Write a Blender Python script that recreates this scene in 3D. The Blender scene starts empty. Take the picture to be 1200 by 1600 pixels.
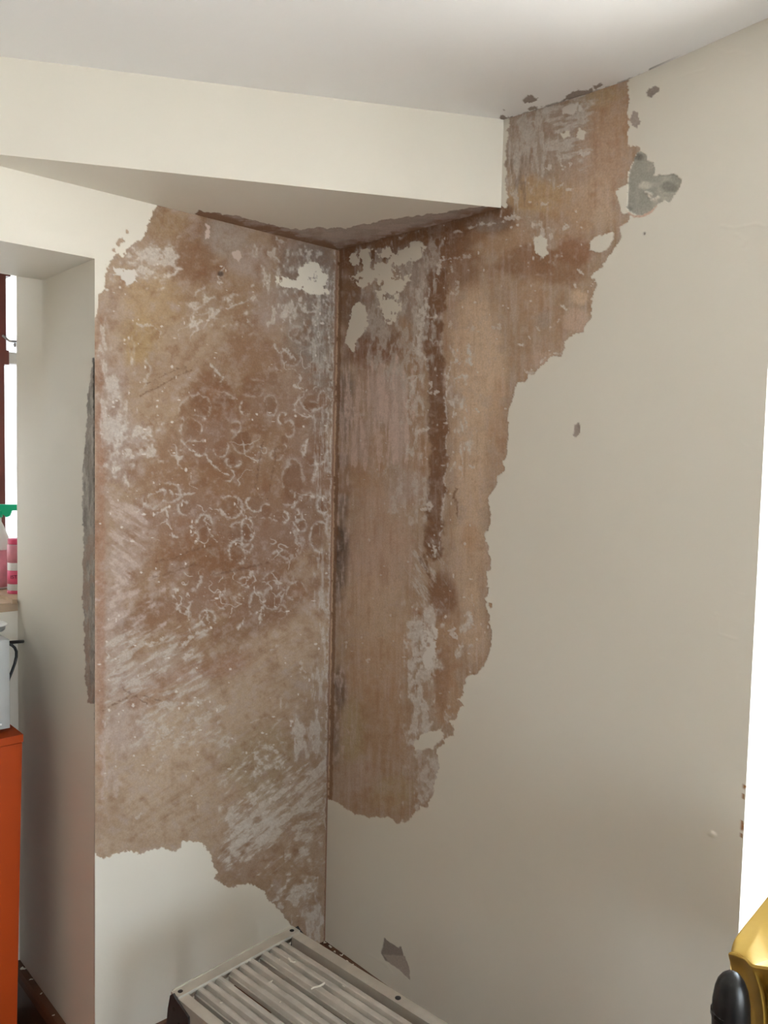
import bpy, bmesh, math, random
import numpy as np
from mathutils import Vector, Matrix

# ------------------------------------------------------------------ camera, world, exposure
F_PX = 1252.5; PITCH = math.radians(3.588); ROLL = math.radians(-1.275)
EYE = np.array([0, 0, 1.5])
_d = np.array([math.sin(ROLL)*math.cos(PITCH), math.cos(ROLL)*math.cos(PITCH), math.sin(PITCH)])
_f = np.array([0, 0, 1.0]) - _d*_d[2]; _f /= np.linalg.norm(_f)
_r = np.cross(_d, _f)
MW = np.array([_r, _f, -_d])                       # camera (right, down, forward) -> world
scene = bpy.context.scene
cam_data = bpy.data.cameras.new('camera'); cam = bpy.data.objects.new('camera', cam_data)
scene.collection.objects.link(cam); scene.camera = cam
cam_data.sensor_fit = 'VERTICAL'; cam_data.sensor_height = 32.0; cam_data.lens = F_PX/1600*32.0
cam_data.clip_start = 0.02
_R = np.stack([MW@[1, 0, 0], MW@[0, -1, 0], MW@[0, 0, -1]], axis=1)
_m = Matrix.Identity(4)
for i in range(3):
    for j in range(3): _m[i][j] = _R[i, j]
    _m[i][3] = EYE[i]
cam.matrix_world = _m

world = bpy.data.worlds.new('overcast_sky'); scene.world = world; world.use_nodes = True
bg = world.node_tree.nodes['Background']
bg.inputs['Color'].default_value = (0.80, 0.91, 1.0, 1); bg.inputs['Strength'].default_value = 7.5
scene.view_settings.view_transform = 'Standard'; scene.view_settings.look = 'None'
scene.view_settings.gamma = 1.0; scene.view_settings.use_curve_mapping = False
scene.view_settings.exposure = .84
sun_data = bpy.data.lights.new('sun', 'SUN'); sun_data.energy = 42.0; sun_data.angle = math.radians(.6); sun_data.color = (1.0, .975, .95)
sun = bpy.data.objects.new('sun', sun_data); scene.collection.objects.link(sun)
SUN_FROM = (-.52, .55, .80)                         # direction towards the sun (behind the house)
sun.rotation_euler = Vector(SUN_FROM).to_track_quat('Z', 'Y').to_euler()

# ------------------------------------------------------------------ projection helpers (photo pixel <-> real planes)
def ray(px, py): return MW@np.array([px-600.0, py-800.0, F_PX])
def on_z(px, py, z):
    r = ray(px, py); return EYE+r*((z-EYE[2])/r[2])
def on_plane(px, py, P, n):
    r = ray(px, py); return EYE+r*(((P-EYE)@n)/(r@n))
def at_depth(px, py, dep):
    r = ray(px, py)/F_PX; return EYE+r*dep
def project(W):
    v = (np.asarray(W, float)-EYE)@MW
    return 600+F_PX*v[..., 0]/v[..., 2], 800+F_PX*v[..., 1]/v[..., 2]
def hdir(deg): a = math.radians(deg); return np.array([math.sin(a), math.cos(a), 0.0])

DL = -hdir(47.6); DR = -hdir(-42.9); DB = hdir(76.8); S = hdir(-42.5); Z = np.array([0, 0, 1.0])
CN = on_z(508, 1470, .15); CN[2] = 0                # room corner, floor level
NL = np.array([-DL[1], DL[0], 0]); NRo = np.array([-DR[1], DR[0], 0]); NR = -NRo   # NL, NR point into the room
ED = on_plane(148, 500, CN, NL); ED[2] = 0          # outer edge of the window niche
NS = np.array([-S[1], S[0], 0])                     # niche side wall normal (into the niche)
SED = float((ED-CN)@DL)
CEIL = 2.238; SOF = 2.06; NICHE = 1.917
WIN2 = (1.134, 2.35, .06, 2.0)                      # opening in the right wall: s0, s1, z0, z1
RL, RRm = 3.3, 3.6                                  # room size along DL and DR

# ------------------------------------------------------------------ object helpers
COL = scene.collection
def link(o, parent=None):
    COL.objects.link(o)
    if parent is not None: o.parent = parent
    return o
def tag(o, label=None, cat=None, group=None, kind=None):
    if label: o['label'] = label
    if cat: o['category'] = cat
    if group: o['group'] = group
    if kind: o['kind'] = kind
    return o
def empty(name, loc, label, cat, group=None):
    o = bpy.data.objects.new(name, None); o.location = Vector(loc); o.empty_display_size = .05
    link(o); tag(o, label, cat, group); return o
def from_bm(name, bm, mat, parent=None, smooth=False, bevel=0):
    if bevel:
        bmesh.ops.bevel(bm, geom=[e for e in bm.edges if len(e.link_faces) == 2 and e.calc_face_angle(0) > .6],
                        offset=bevel, segments=2, affect='EDGES', profile=.6, clamp_overlap=True)
    bmesh.ops.recalc_face_normals(bm, faces=bm.faces)
    me = bpy.data.meshes.new(name); bm.to_mesh(me); bm.free()
    me.materials.append(mat)
    if smooth:
        me.polygons.foreach_set('use_smooth', [True]*len(me.polygons))
    o = bpy.data.objects.new(name, me)
    if parent is not None:
        bpy.context.view_layer.update()
        me.transform(Matrix.Translation(-parent_origin(parent)))
    return link(o, parent)
def parent_origin(p):
    v = Vector((0, 0, 0))
    while p is not None: v += p.location; p = p.parent
    return v
def hexa(bm, pts):
    """8 points: bottom ring 0-3, top ring 4-7"""
    v = [bm.verts.new(Vector(p)) for p in pts]
    for f in ((0, 1, 2, 3), (4, 5, 6, 7), (0, 1, 5, 4), (1, 2, 6, 5), (2, 3, 7, 6), (3, 0, 4, 7)):
        bm.faces.new([v[i] for i in f])
def obox(bm, O, A, B, Cc, a0, a1, b0, b1, c0, c1):
    P = lambda a, b, c: O+A*a+B*b+Cc*c
    hexa(bm, [P(a0, b0, c0), P(a1, b0, c0), P(a1, b1, c0), P(a0, b1, c0),
              P(a0, b0, c1), P(a1, b0, c1), P(a1, b1, c1), P(a0, b1, c1)])
def prism(bm, ring, off):
    """closed ring of 3D points extruded by vector off"""
    a = [bm.verts.new(Vector(p)) for p in ring]; b = [bm.verts.new(Vector(np.asarray(p)+off)) for p in ring]
    bm.faces.new(a); bm.faces.new(b[::-1])
    n = len(a)
    for i in range(n): bm.faces.new((a[i], a[(i+1) % n], b[(i+1) % n], b[i]))
def tube(bm, pts, r, n=10, cap=True, sq=1.0):
    pts = [np.asarray(p, float) for p in pts]; rings = []
    up = None
    rs = r if hasattr(r, '__len__') else [r]*len(pts)
    for i, p in enumerate(pts):
        t = pts[min(i+1, len(pts)-1)]-pts[max(i-1, 0)]; t /= np.linalg.norm(t)
        if up is None:
            up = np.cross(t, [0, 0, 1.0]) if abs(t[2]) < .9 else np.cross(t, [1.0, 0, 0])
        up = up-t*(up@t); up /= np.linalg.norm(up); w = np.cross(t, up)
        rings.append([bm.verts.new(Vector(p+rs[i]*(math.cos(k*2*math.pi/n)*up+sq*math.sin(k*2*math.pi/n)*w))) for k in range(n)])
    for a, b in zip(rings, rings[1:]):
        for k in range(n): bm.faces.new((a[k], a[(k+1) % n], b[(k+1) % n], b[k]))
    if cap: bm.faces.new(rings[0][::-1]); bm.faces.new(rings[-1])
def lathe(bm, O, prof, n=24, axis=Z, sx=1.0, sy=1.0, ux=None):
    ux = np.array([1.0, 0, 0]) if ux is None else ux
    uy = np.cross(axis, ux); rings = []
    for r, h in prof:
        rings.append([bm.verts.new(Vector(O+axis*h+r*(sx*math.cos(k*2*math.pi/n)*ux+sy*math.sin(k*2*math.pi/n)*uy))) for k in range(n)])
    for a, b in zip(rings, rings[1:]):
        for k in range(n): bm.faces.new((a[k], a[(k+1) % n], b[(k+1) % n], b[k]))
    bm.faces.new(rings[0][::-1]); bm.faces.new(rings[-1])

# ------------------------------------------------------------------ materials
def mat(name, color, rough=.5, metal=0.0, var=.12, scale=30, bump=0.0, bscale=80, spec=.5, stretch=None, coat=0):
    m = bpy.data.materials.new(name); m.use_nodes = True; nt = m.node_tree; N = nt.nodes; Lk = nt.links
    b = N['Principled BSDF']
    tc = N.new('ShaderNodeTexCoord'); mp = N.new('ShaderNodeMapping'); Lk.new(tc.outputs['Object'], mp.inputs[0])
    if stretch: mp.inputs['Scale'].default_value = stretch
    nz = N.new('ShaderNodeTexNoise'); nz.inputs['Scale'].default_value = scale; nz.inputs['Detail'].default_value = 5
    Lk.new(mp.outputs[0], nz.inputs['Vector'])
    mr = N.new('ShaderNodeMapRange'); mr.inputs['To Min'].default_value = 1-var; mr.inputs['To Max'].default_value = 1+var
    Lk.new(nz.outputs['Fac'], mr.inputs['Value'])
    mx = N.new('ShaderNodeMix'); mx.data_type = 'RGBA'; mx.blend_type = 'MULTIPLY'; mx.inputs[0].default_value = 1
    mx.inputs['A'].default_value = (*color, 1); Lk.new(mr.outputs[0], mx.inputs['B'])
    Lk.new(mx.outputs['Result'], b.inputs['Base Color'])
    b.inputs['Roughness'].default_value = rough; b.inputs['Metallic'].default_value = metal
    b.inputs['Specular IOR Level'].default_value = spec; b.inputs['Coat Weight'].default_value = coat
    if bump:
        n2 = N.new('ShaderNodeTexNoise'); n2.inputs['Scale'].default_value = bscale; n2.inputs['Detail'].default_value = 6
        Lk.new(mp.outputs[0], n2.inputs['Vector'])
        bp = N.new('ShaderNodeBump'); bp.inputs['Strength'].default_value = bump; bp.inputs['Distance'].default_value = .002
        Lk.new(n2.outputs['Fac'], bp.inputs['Height']); Lk.new(bp.outputs[0], b.inputs['Normal'])
    return m

def wall_material():
    m = bpy.data.materials.new('painted_and_bare_plaster'); m.use_nodes = True; nt = m.node_tree; N = nt.nodes; Lk = nt.links
    b = N['Principled BSDF']
    at = N.new('ShaderNodeAttribute'); at.attribute_name = 'surface_colour'
    ab = N.new('ShaderNodeAttribute'); ab.attribute_name = 'bare'
    tc = N.new('ShaderNodeTexCoord')
    nz = N.new('ShaderNodeTexNoise'); nz.inputs['Scale'].default_value = 260; nz.inputs['Detail'].default_value = 4
    Lk.new(tc.outputs['Object'], nz.inputs['Vector'])
    # grain only shows on bare plaster
    am = N.new('ShaderNodeMath'); am.operation = 'MULTIPLY'; am.inputs[1].default_value = .5
    Lk.new(ab.outputs['Fac'], am.inputs[0])
    sb = N.new('ShaderNodeMath'); sb.operation = 'SUBTRACT'; sb.inputs[1].default_value = .5; Lk.new(nz.outputs['Fac'], sb.inputs[0])
    ml = N.new('ShaderNodeMath'); ml.operation = 'MULTIPLY'; Lk.new(sb.outputs[0], ml.inputs[0]); Lk.new(am.outputs[0], ml.inputs[1])
    ad = N.new('ShaderNodeMath'); ad.operation = 'ADD'; ad.inputs[1].default_value = 1; Lk.new(ml.outputs[0], ad.inputs[0])
    mx = N.new('ShaderNodeMix'); mx.data_type = 'RGBA'; mx.blend_type = 'MULTIPLY'; mx.inputs[0].default_value = 1
    Lk.new(at.outputs['Color'], mx.inputs['A']); Lk.new(ad.outputs[0], mx.inputs['B'])
    Lk.new(mx.outputs['Result'], b.inputs['Base Color'])
    rr = N.new('ShaderNodeMapRange'); rr.inputs['To Min'].default_value = .56; rr.inputs['To Max'].default_value = .85
    Lk.new(ab.outputs['Fac'], rr.inputs['Value']); Lk.new(rr.outputs[0], b.inputs['Roughness'])
    b.inputs['Specular IOR Level'].default_value = .35
    n2 = N.new('ShaderNodeTexNoise'); n2.inputs['Scale'].default_value = 55; n2.inputs['Detail'].default_value = 6
    Lk.new(tc.outputs['Object'], n2.inputs['Vector'])
    bp = N.new('ShaderNodeBump'); bp.inputs['Strength'].default_value = .22; bp.inputs['Distance'].default_value = .0016
    Lk.new(n2.outputs['Fac'], bp.inputs['Height']); Lk.new(bp.outputs[0], b.inputs['Normal'])
    return m
M_WALL = wall_material()
M_WOOD = mat('dark_stained_wood', (.12, .045, .018), .45, var=.35, scale=14, stretch=(1, 1, 1), bump=.15)
M_FLOOR = mat('brown_floor', (.11, .052, .026), .5, var=.3, scale=9)
M_ORANGE = mat('orange_paint', (.42, .052, .002), .6, spec=.25, var=.06, scale=18)
M_ORANGE_EDGE = mat('orange_edge', (.22, .035, .006), .6, var=.1)
M_STEEL = mat('silver_grey_casing', (.33, .33, .32), .38, .35, var=.05, scale=40)
M_WHITEPL = mat('white_plastic', (.82, .82, .8), .4, var=.03)
M_BLACK = mat('black_plastic', (.012, .012, .013), .32, var=.1)
M_ALU = mat('weathered_aluminium', (.56, .52, .46), .45, .35, var=.28, scale=22, bump=.2, bscale=140)
M_ALU_BAR = mat('brushed_aluminium', (.56, .52, .45), .4, .4, var=.18, scale=30, bump=.1)
M_DARKMET = mat('dark_pressed_steel', (.06, .055, .055), .45, .5, var=.25, scale=40, bump=.1)
M_HOLE = mat('rivet_dark', (.018, .014, .012), .6, var=.2)
M_YELLOW = mat('yellow_coated_fabric', (.50, .31, .055), .6, var=.06, scale=12, bump=.2, bscale=35, spec=.3)
M_FLAKE = mat('paint_flake', (.78, .73, .64), .6, var=.08)
M_FRAME = mat('oxblood_window_paint', (.16, .035, .028), .35, var=.15)
M_SILL = mat('worn_pine_sill', (.50, .36, .24), .55, var=.3, scale=16, bump=.2)
M_GREEN = mat('green_plastic', (.0, .58, .30), .35, var=.04)
M_PINK = mat('pink_plastic', (.80, .10, .22), .35, var=.05)
M_PALEPINK = mat('pale_pink_label', (.78, .30, .38), .4, var=.2, scale=60)
M_BOTTLE = mat('milky_plastic', (.80, .80, .80), .35, var=.03)
M_INK = mat('dark_red_ink', (.12, .01, .05), .5, var=.1)
M_METAL = mat('grey_stay', (.35, .35, .35), .35, .8, var=.1)
def glass_mat():
    m = bpy.data.materials.new('window_glass'); m.use_nodes = True; nt = m.node_tree; N = nt.nodes
    N.remove(N['Principled BSDF']); out = N['Material Output']
    t = N.new('ShaderNodeBsdfTransparent'); t.inputs[0].default_value = (.97, .98, .98, 1)
    g = N.new('ShaderNodeBsdfGlossy'); g.inputs['Roughness'].default_value = .03
    nz = N.new('ShaderNodeTexNoise'); nz.inputs['Scale'].default_value = 4
    mr = N.new('ShaderNodeMapRange'); mr.inputs['To Min'].default_value = .04; mr.inputs['To Max'].default_value = .08
    nt.links.new(nz.outputs['Fac'], mr.inputs['Value'])
    mx = N.new('ShaderNodeMixShader'); nt.links.new(mr.outputs[0], mx.inputs[0])
    nt.links.new(t.outputs[0], mx.inputs[1]); nt.links.new(g.outputs[0], mx.inputs[2]); nt.links.new(mx.outputs[0], out.inputs['Surface'])
    return m
M_GLASS = glass_mat()

# ------------------------------------------------------------------ numpy noise and surface wear
def _hash(ix, iy, seed):
    h = (ix.astype(np.int64)*374761393+iy.astype(np.int64)*668265263+seed*1274126177) & 0xffffffff
    h = ((h ^ (h >> 13))*1274126177) & 0xffffffff
    h = ((h ^ (h >> 16))*2246822519) & 0xffffffff
    return ((h ^ (h >> 15)) & 0xffff)/65535.0
def vnoise(x, y, seed):
    ix = np.floor(x); iy = np.floor(y); fx = x-ix; fy = y-iy
    fx = fx*fx*(3-2*fx); fy = fy*fy*(3-2*fy)
    a = _hash(ix, iy, seed); b = _hash(ix+1, iy, seed); c = _hash(ix, iy+1, seed); d = _hash(ix+1, iy+1, seed)
    return (a+(b-a)*fx)*(1-fy)+(c+(d-c)*fx)*fy
def fbm(x, y, seed, octv=4, gain=.5):
    s = 0; a = 1; t = 0
    for o in range(octv):
        s = s+a*vnoise(x*2**o+17.3*o, y*2**o-9.1*o, seed+o*31); t += a; a *= gain
    return (s/t*2-1)*1.55                            # about -1..1
def sstep(a, b, x):
    t = np.clip((x-a)/(b-a), 0, 1); return t*t*(3-2*t)

PAINT = np.array([.81, .762, .672])
TAN = np.array([.455, .340, .243]); MID = np.array([.315, .203, .126]); DARK = np.array([.20, .10, .052])
OCHRE = np.array([.42, .285, .14]); LILAC = np.array([.47, .375, .335]); WHITE = np.array([.70, .65, .60])
GREY = np.array([.36, .30, .26]); BLACK = np.array([.10, .068, .05]); PINK = np.array([.42, .305, .24])
CEMENT = np.array([.50, .48, .415]); OLIVE = np.array([.33, .26, .155]); RED = np.array([.30, .145, .085])

_PAL = (TAN, MID, PINK, LILAC, OCHRE, OLIVE, DARK)
class Wear:
    """colour, bareness and relief of a wall surface, laid out where the marks are on the real wall"""
    def __init__(s, X, Y):
        s.X, s.Y = X, Y; n = X.size
        s.col = np.tile(PAINT, (n, 1)); s.bare = np.zeros(n); s.h = np.zeros(n); s.lab = np.zeros(n, np.int16)
        s.w1 = fbm(X/46, Y/46, 5, 4, .55); s.w2 = fbm(X/16, Y/16, 11, 4, .6); s.w3 = fbm(X/5.5, Y/5.5, 23, 3, .6)
        s.w4 = fbm(X/30, Y/30, 41, 4, .55); s.w5 = fbm(X/3.4, Y/3.4, 57, 2, .6)
        s.vs = fbm(X/5, Y/60, 71, 4, .6); s.hs = fbm(X/40, Y/6, 77, 4, .6)
        s.names = {}
    def near(s, x0, x1, y0, y1):
        return np.nonzero((s.X > x0) & (s.X < x1) & (s.Y > y0) & (s.Y < y1))[0]
    def sdf(s, poly, pad=30):
        P = np.array(poly, float)
        i = s.near(P[:, 0].min()-pad, P[:, 0].max()+pad, P[:, 1].min()-pad, P[:, 1].max()+pad)
        x, y = s.X[i], s.Y[i]; d = np.full(i.size, 1e9); ins = np.zeros(i.size, bool)
        for a, b in zip(P, np.roll(P, -1, 0)):
            e = b-a; L = e@e+1e-9
            t = np.clip(((x-a[0])*e[0]+(y-a[1])*e[1])/L, 0, 1)
            d = np.minimum(d, (x-a[0]-t*e[0])**2+(y-a[1]-t*e[1])**2)
            c = ((a[1] > y) != (b[1] > y)) & (x < (b[0]-a[0])*(y-a[1])/(b[1]-a[1]+1e-12)+a[0])
            ins ^= c
        d = np.sqrt(d); return i, np.where(ins, d, -d)
    def put(s, i, m, c, dh=None, bare=None):
        m = np.clip(m, 0, 1)[:, None] if np.ndim(m) else m
        s.col[i] = s.col[i]*(1-m)+np.asarray(c)*m
        mm = m[:, 0]
        if dh is not None: s.h[i] = s.h[i]*(1-mm)+dh*mm
        if bare is not None: s.bare[i] = s.bare[i]*(1-mm)+bare*mm
    def blob(s, c, cx, cy, rx, ry, amt=.7, ang=0, soft=.45, warp=.35, rough=.2):
        R = max(rx, ry)*1.8; i = s.near(cx-R, cx+R, cy-R, cy+R); a = math.radians(ang)
        x = s.X[i]-cx; y = s.Y[i]-cy; u = (x*math.cos(a)+y*math.sin(a))/rx; v = (-x*math.sin(a)+y*math.cos(a))/ry
        r = np.sqrt(u*u+v*v)+warp*s.w1[i]+rough*s.w2[i]
        m = (1-sstep(1-soft, 1+soft*.4, r))*s.bmask[i]
        s.put(i, m*amt, c); return i, m
    def ring(s, cx, cy, rx, ry=None, w=1.6, amt=.8, inside=.35, c=WHITE, cin=DARK, gap=.25, seed=0):
        ry = ry or rx; R = max(rx, ry)*1.6+4; i = s.near(cx-R, cx+R, cy-R, cy+R)
        x = s.X[i]-cx; y = s.Y[i]-cy; r = np.sqrt((x/rx)**2+(y/ry)**2)+.2*s.w2[i]+.07*s.w3[i]
        s.put(i, (1-sstep(.75, 1.0, r))*inside*s.bmask[i], cin)
        th = np.arctan2(y, x); br = sstep(-gap-.3, -gap+.35, np.sin(th*1+seed*1.7)+.6*np.sin(th*2+seed)+.9*s.w4[i]+s.w3[i]*.5)
        d = np.abs(r-1)*min(rx, ry); ww = w*(.75+.8*s.w5[i]+.6*s.w3[i])
        m = ((1-sstep(ww*.4, ww*1.3+.4, d))*(.6+.4*np.clip(.5+s.w5[i], 0, 1))+.3*(1-sstep(0, 5, d)))*br*s.bmask[i]
        s.put(i, m*amt, c, .0001)
    def flakes(s, poly, sx, sy, thr, c=WHITE, amt=.8, seed=1, ang=0, soft=.12, edge=14, lift=-.0003, octv=3):
        i, d = s.sdf(poly, 10); a = math.radians(ang)
        x = s.X[i]*math.cos(a)+s.Y[i]*math.sin(a); y = -s.X[i]*math.sin(a)+s.Y[i]*math.cos(a)
        n = fbm(x/sx, y/sy, seed, octv, .6)+.12*s.w3[i]
        f = sstep(-edge*.3, edge, d+8*s.w2[i])
        m = sstep(thr, thr+soft, n-(1-f)*.9)*s.bmask[i]*(.68+.32*np.clip(.5+s.w5[i]+.5*s.w3[i], 0, 1))
        m = np.maximum(m, .38*sstep(thr-.5, thr+.1, n-(1-f)*.9)*s.bmask[i])
        s.put(i, m*amt, c, lift); return i, m
    def curls(s, poly, sc, w=.07, c=WHITE, amt=.75, seed=1, brk=.0, edge=16, sy=1.0):
        i, d = s.sdf(poly, 8)
        n = fbm(s.X[i]/sc, s.Y[i]/(sc*sy), seed, 3, .45); g = fbm(s.X[i]/(sc*1.3), s.Y[i]/(sc*1.3), seed+9, 3, .55)
        m = (1-sstep(w*.4, w*1.4, np.abs(n)))*sstep(brk, brk+.25, g)*sstep(-2, edge, d+6*s.w2[i])*s.bmask[i]
        s.put(i, m*amt, c, .0)
    def stroke(s, pts, w, c=WHITE, amt=.8, brk=.3, wob=1.5, dh=None, soft=1.2, free=False, rag=None):
        """rag None: a band with soft sides; otherwise a torn sliver whose width and cover come and go"""
        P = np.array(pts, float); i = s.near(P[:, 0].min()-w*3-8, P[:, 0].max()+w*3+8, P[:, 1].min()-w*3-8, P[:, 1].max()+w*3+8)
        k = 1.0 if rag is None else 1.7
        x = s.X[i]+k*wob*s.w2[i]+.9*k*s.w3[i]; y = s.Y[i]+k*wob*s.w4[i]+.7*k*s.w5[i]; d = np.full(i.size, 1e9)
        for a, b in zip(P, P[1:]):
            e = b-a; t = np.clip(((x-a[0])*e[0]+(y-a[1])*e[1])/(e@e+1e-9), 0, 1)
            d = np.minimum(d, np.hypot(x-a[0]-t*e[0], y-a[1]-t*e[1]))
        if rag is None:
            m = 1-sstep(w*.5, w*.5+soft, d)
            if brk: m = m*sstep(-.45+brk, -.1+brk, s.w2[i]+.5*s.w3[i]+.3)
        else:
            hw = w*.5*(.62+.75*s.w5[i]+.75*s.w3[i]+.35*s.w2[i])
            m = (1-sstep(-.35, .75, d-hw))*(.62+.38*np.clip(.5+s.w5[i], 0, 1))
            m = m+.32*(1-sstep(0, 4.5, d))*np.clip(.4+s.w3[i], 0, 1)*(1-m)
        if not free: m = m*s.bmask[i]
        s.put(i, m*amt, c, dh)
    def specks(s, poly, n, r0, r1, c=WHITE, amt=.9, seed=3):
        rnd = random.Random(seed); P = np.array(poly, float); x0, y0 = P.min(0); x1, y1 = P.max(0)
        for k in range(n):
            cx, cy, r = rnd.uniform(x0, x1), rnd.uniform(y0, y1), rnd.uniform(r0, r1)
            e = rnd.uniform(.5, 1.6); i = s.near(cx-4*r, cx+4*r, cy-4*r, cy+4*r)
            if not i.size: continue
            q = np.hypot((s.X[i]-cx)/r*e, (s.Y[i]-cy)/r/e)+.5*s.w3[i]+.3*s.w2[i]
            s.put(i, (1-sstep(.7, 1.15, q))*amt*s.bmask[i], c, .0)
    def strip_paint(s, poly, rag=3.0, fine=1.6, depth=-.0009, base=TAN, label=1):
        """the stripped area: everything inside the outline is bare plaster"""
        i, d = s.sdf(poly, 12); d = d+rag*s.w2[i]+fine*s.w3[i]
        m = sstep(-.5, .6, d); s.bmask = np.zeros(s.X.size); s.bmask[i] = m
        s.put(i, m, base, depth, 1.0)
        # thin shadowless lip: broken paint edge a touch paler
        s.lab[i[d > 0]] = label; s.sd = np.full(s.X.size, -99.0); s.sd[i] = d
    def island(s, poly, label, c=PAINT, rag=4.0, fine=2.5, holes=.0, amt=1.0, hseed=5):
        i, d = s.sdf(poly, 12); d = d+rag*s.w2[i]+fine*s.w3[i]
        if holes:
            d = np.minimum(d, (holes+.06-fbm(s.X[i]/11, s.Y[i]/14, hseed, 4, .62))*16)
        m = sstep(-.5, .7, d)*s.bmask[i]
        s.put(i, m*amt, c, 0.0, .1); s.lab[i[(m > .5)]] = label
    def patch(s, poly, label, c, rag=2.0, fine=1.2, depth=-.001):
        i, d = s.sdf(poly, 12); d = d+rag*s.w2[i]+fine*s.w3[i]; m = sstep(-.5, .6, d)
        s.put(i, m, c, depth, 1.0); s.lab[i[m > .5]] = label
        return i, m

def spaced(a, b, step): return np.linspace(a, b, max(2, int(round((b-a)/step))+1))
def joined(*arrs):
    out = [arrs[0]]
    for a in arrs[1:]: out.append(a[1:])
    return np.concatenate(out)

def mesh_np(name, V, Fq, col=None, bare=None, smooth=True, material=M_WALL):
    me = bpy.data.meshes.new(name); nv, nf = len(V), len(Fq)
    me.vertices.add(nv); me.vertices.foreach_set('co', V.astype(np.float32).ravel())
    me.loops.add(nf*4); me.loops.foreach_set('vertex_index', Fq.astype(np.int32).ravel())
    me.polygons.add(nf); me.polygons.foreach_set('loop_start', np.arange(0, nf*4, 4, dtype=np.int32))
    me.polygons.foreach_set('loop_total', np.full(nf, 4, np.int32))
    me.polygons.foreach_set('use_smooth', np.full(nf, smooth))
    me.update(calc_edges=True)
    if col is None: col = np.tile(PAINT, (nv, 1))
    if bare is None: bare = np.zeros(nv)
    a = me.attributes.new('surface_colour', 'FLOAT_COLOR', 'POINT')
    a.data.foreach_set('color', np.concatenate([col, np.ones((nv, 1))], 1).astype(np.float32).ravel())
    b = me.attributes.new('bare', 'FLOAT', 'POINT'); b.data.foreach_set('value', bare.astype(np.float32))
    me.materials.append(material); return me

def surface(name, P, nrm, shape, wear, keep=None, parts=None, extra=None, flip=False):
    """a tensor-grid surface; faces carrying a wear label become parts of the wall object"""
    nu, nv = shape
    if wear is not None: P = P+nrm*wear.h[:, None]
    iu, iv = np.meshgrid(np.arange(nu-1), np.arange(nv-1), indexing='ij')
    a = (iu*nv+iv).ravel(); Fq = np.stack([a, a+nv, a+nv+1, a+1], 1)
    if flip: Fq = Fq[:, ::-1]
    k = np.ones(len(Fq), bool) if keep is None else keep
    Fq = Fq[k]
    lab = wear.lab[Fq].max(1) if wear is not None else np.zeros(len(Fq), int)
    col = wear.col if wear is not None else np.tile(PAINT, (len(P), 1)); bare = wear.bare if wear is not None else np.zeros(len(P))
    def sub(nm, f, ex=None):
        u, inv = np.unique(f, return_inverse=True); V = P[u]; Q = inv.reshape(-1, 4); c = col[u]; b = bare[u]
        if ex is not None:
            eV, eF = ex; Q = np.concatenate([Q, np.asarray(eF)+len(V)]); V = np.concatenate([V, eV])
            c = np.concatenate([c, np.tile(PAINT, (len(eV), 1))]); b = np.concatenate([b, np.zeros(len(eV))])
        return mesh_np(nm, V, Q, c, b)
    root = link(bpy.data.objects.new(name, sub(name, Fq[lab == 0], extra))); root['kind'] = 'structure'
    for L, (nm, lb) in (parts or {}).items():
        f = Fq[lab == L]
        if len(f) < 4: continue
        o = link(bpy.data.objects.new(nm, sub(nm, f)), root)
        if lb: o['label'] = lb
    return root
def face_keep(us, vs, hole):
    a0, a1, b0, b1 = hole
    cu = (us[:-1]+us[1:])/2; cv = (vs[:-1]+vs[1:])/2
    return ~(((cu > a0) & (cu < a1))[:, None] & ((cv > b0) & (cv < b1))[None, :]).ravel()
def quads(*qs):
    V = []; Fq = []
    for q in qs:
        Fq.append([len(V)+i for i in range(4)]); V += [np.asarray(p, float) for p in q]
    return np.array(V), np.array(Fq)

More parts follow.
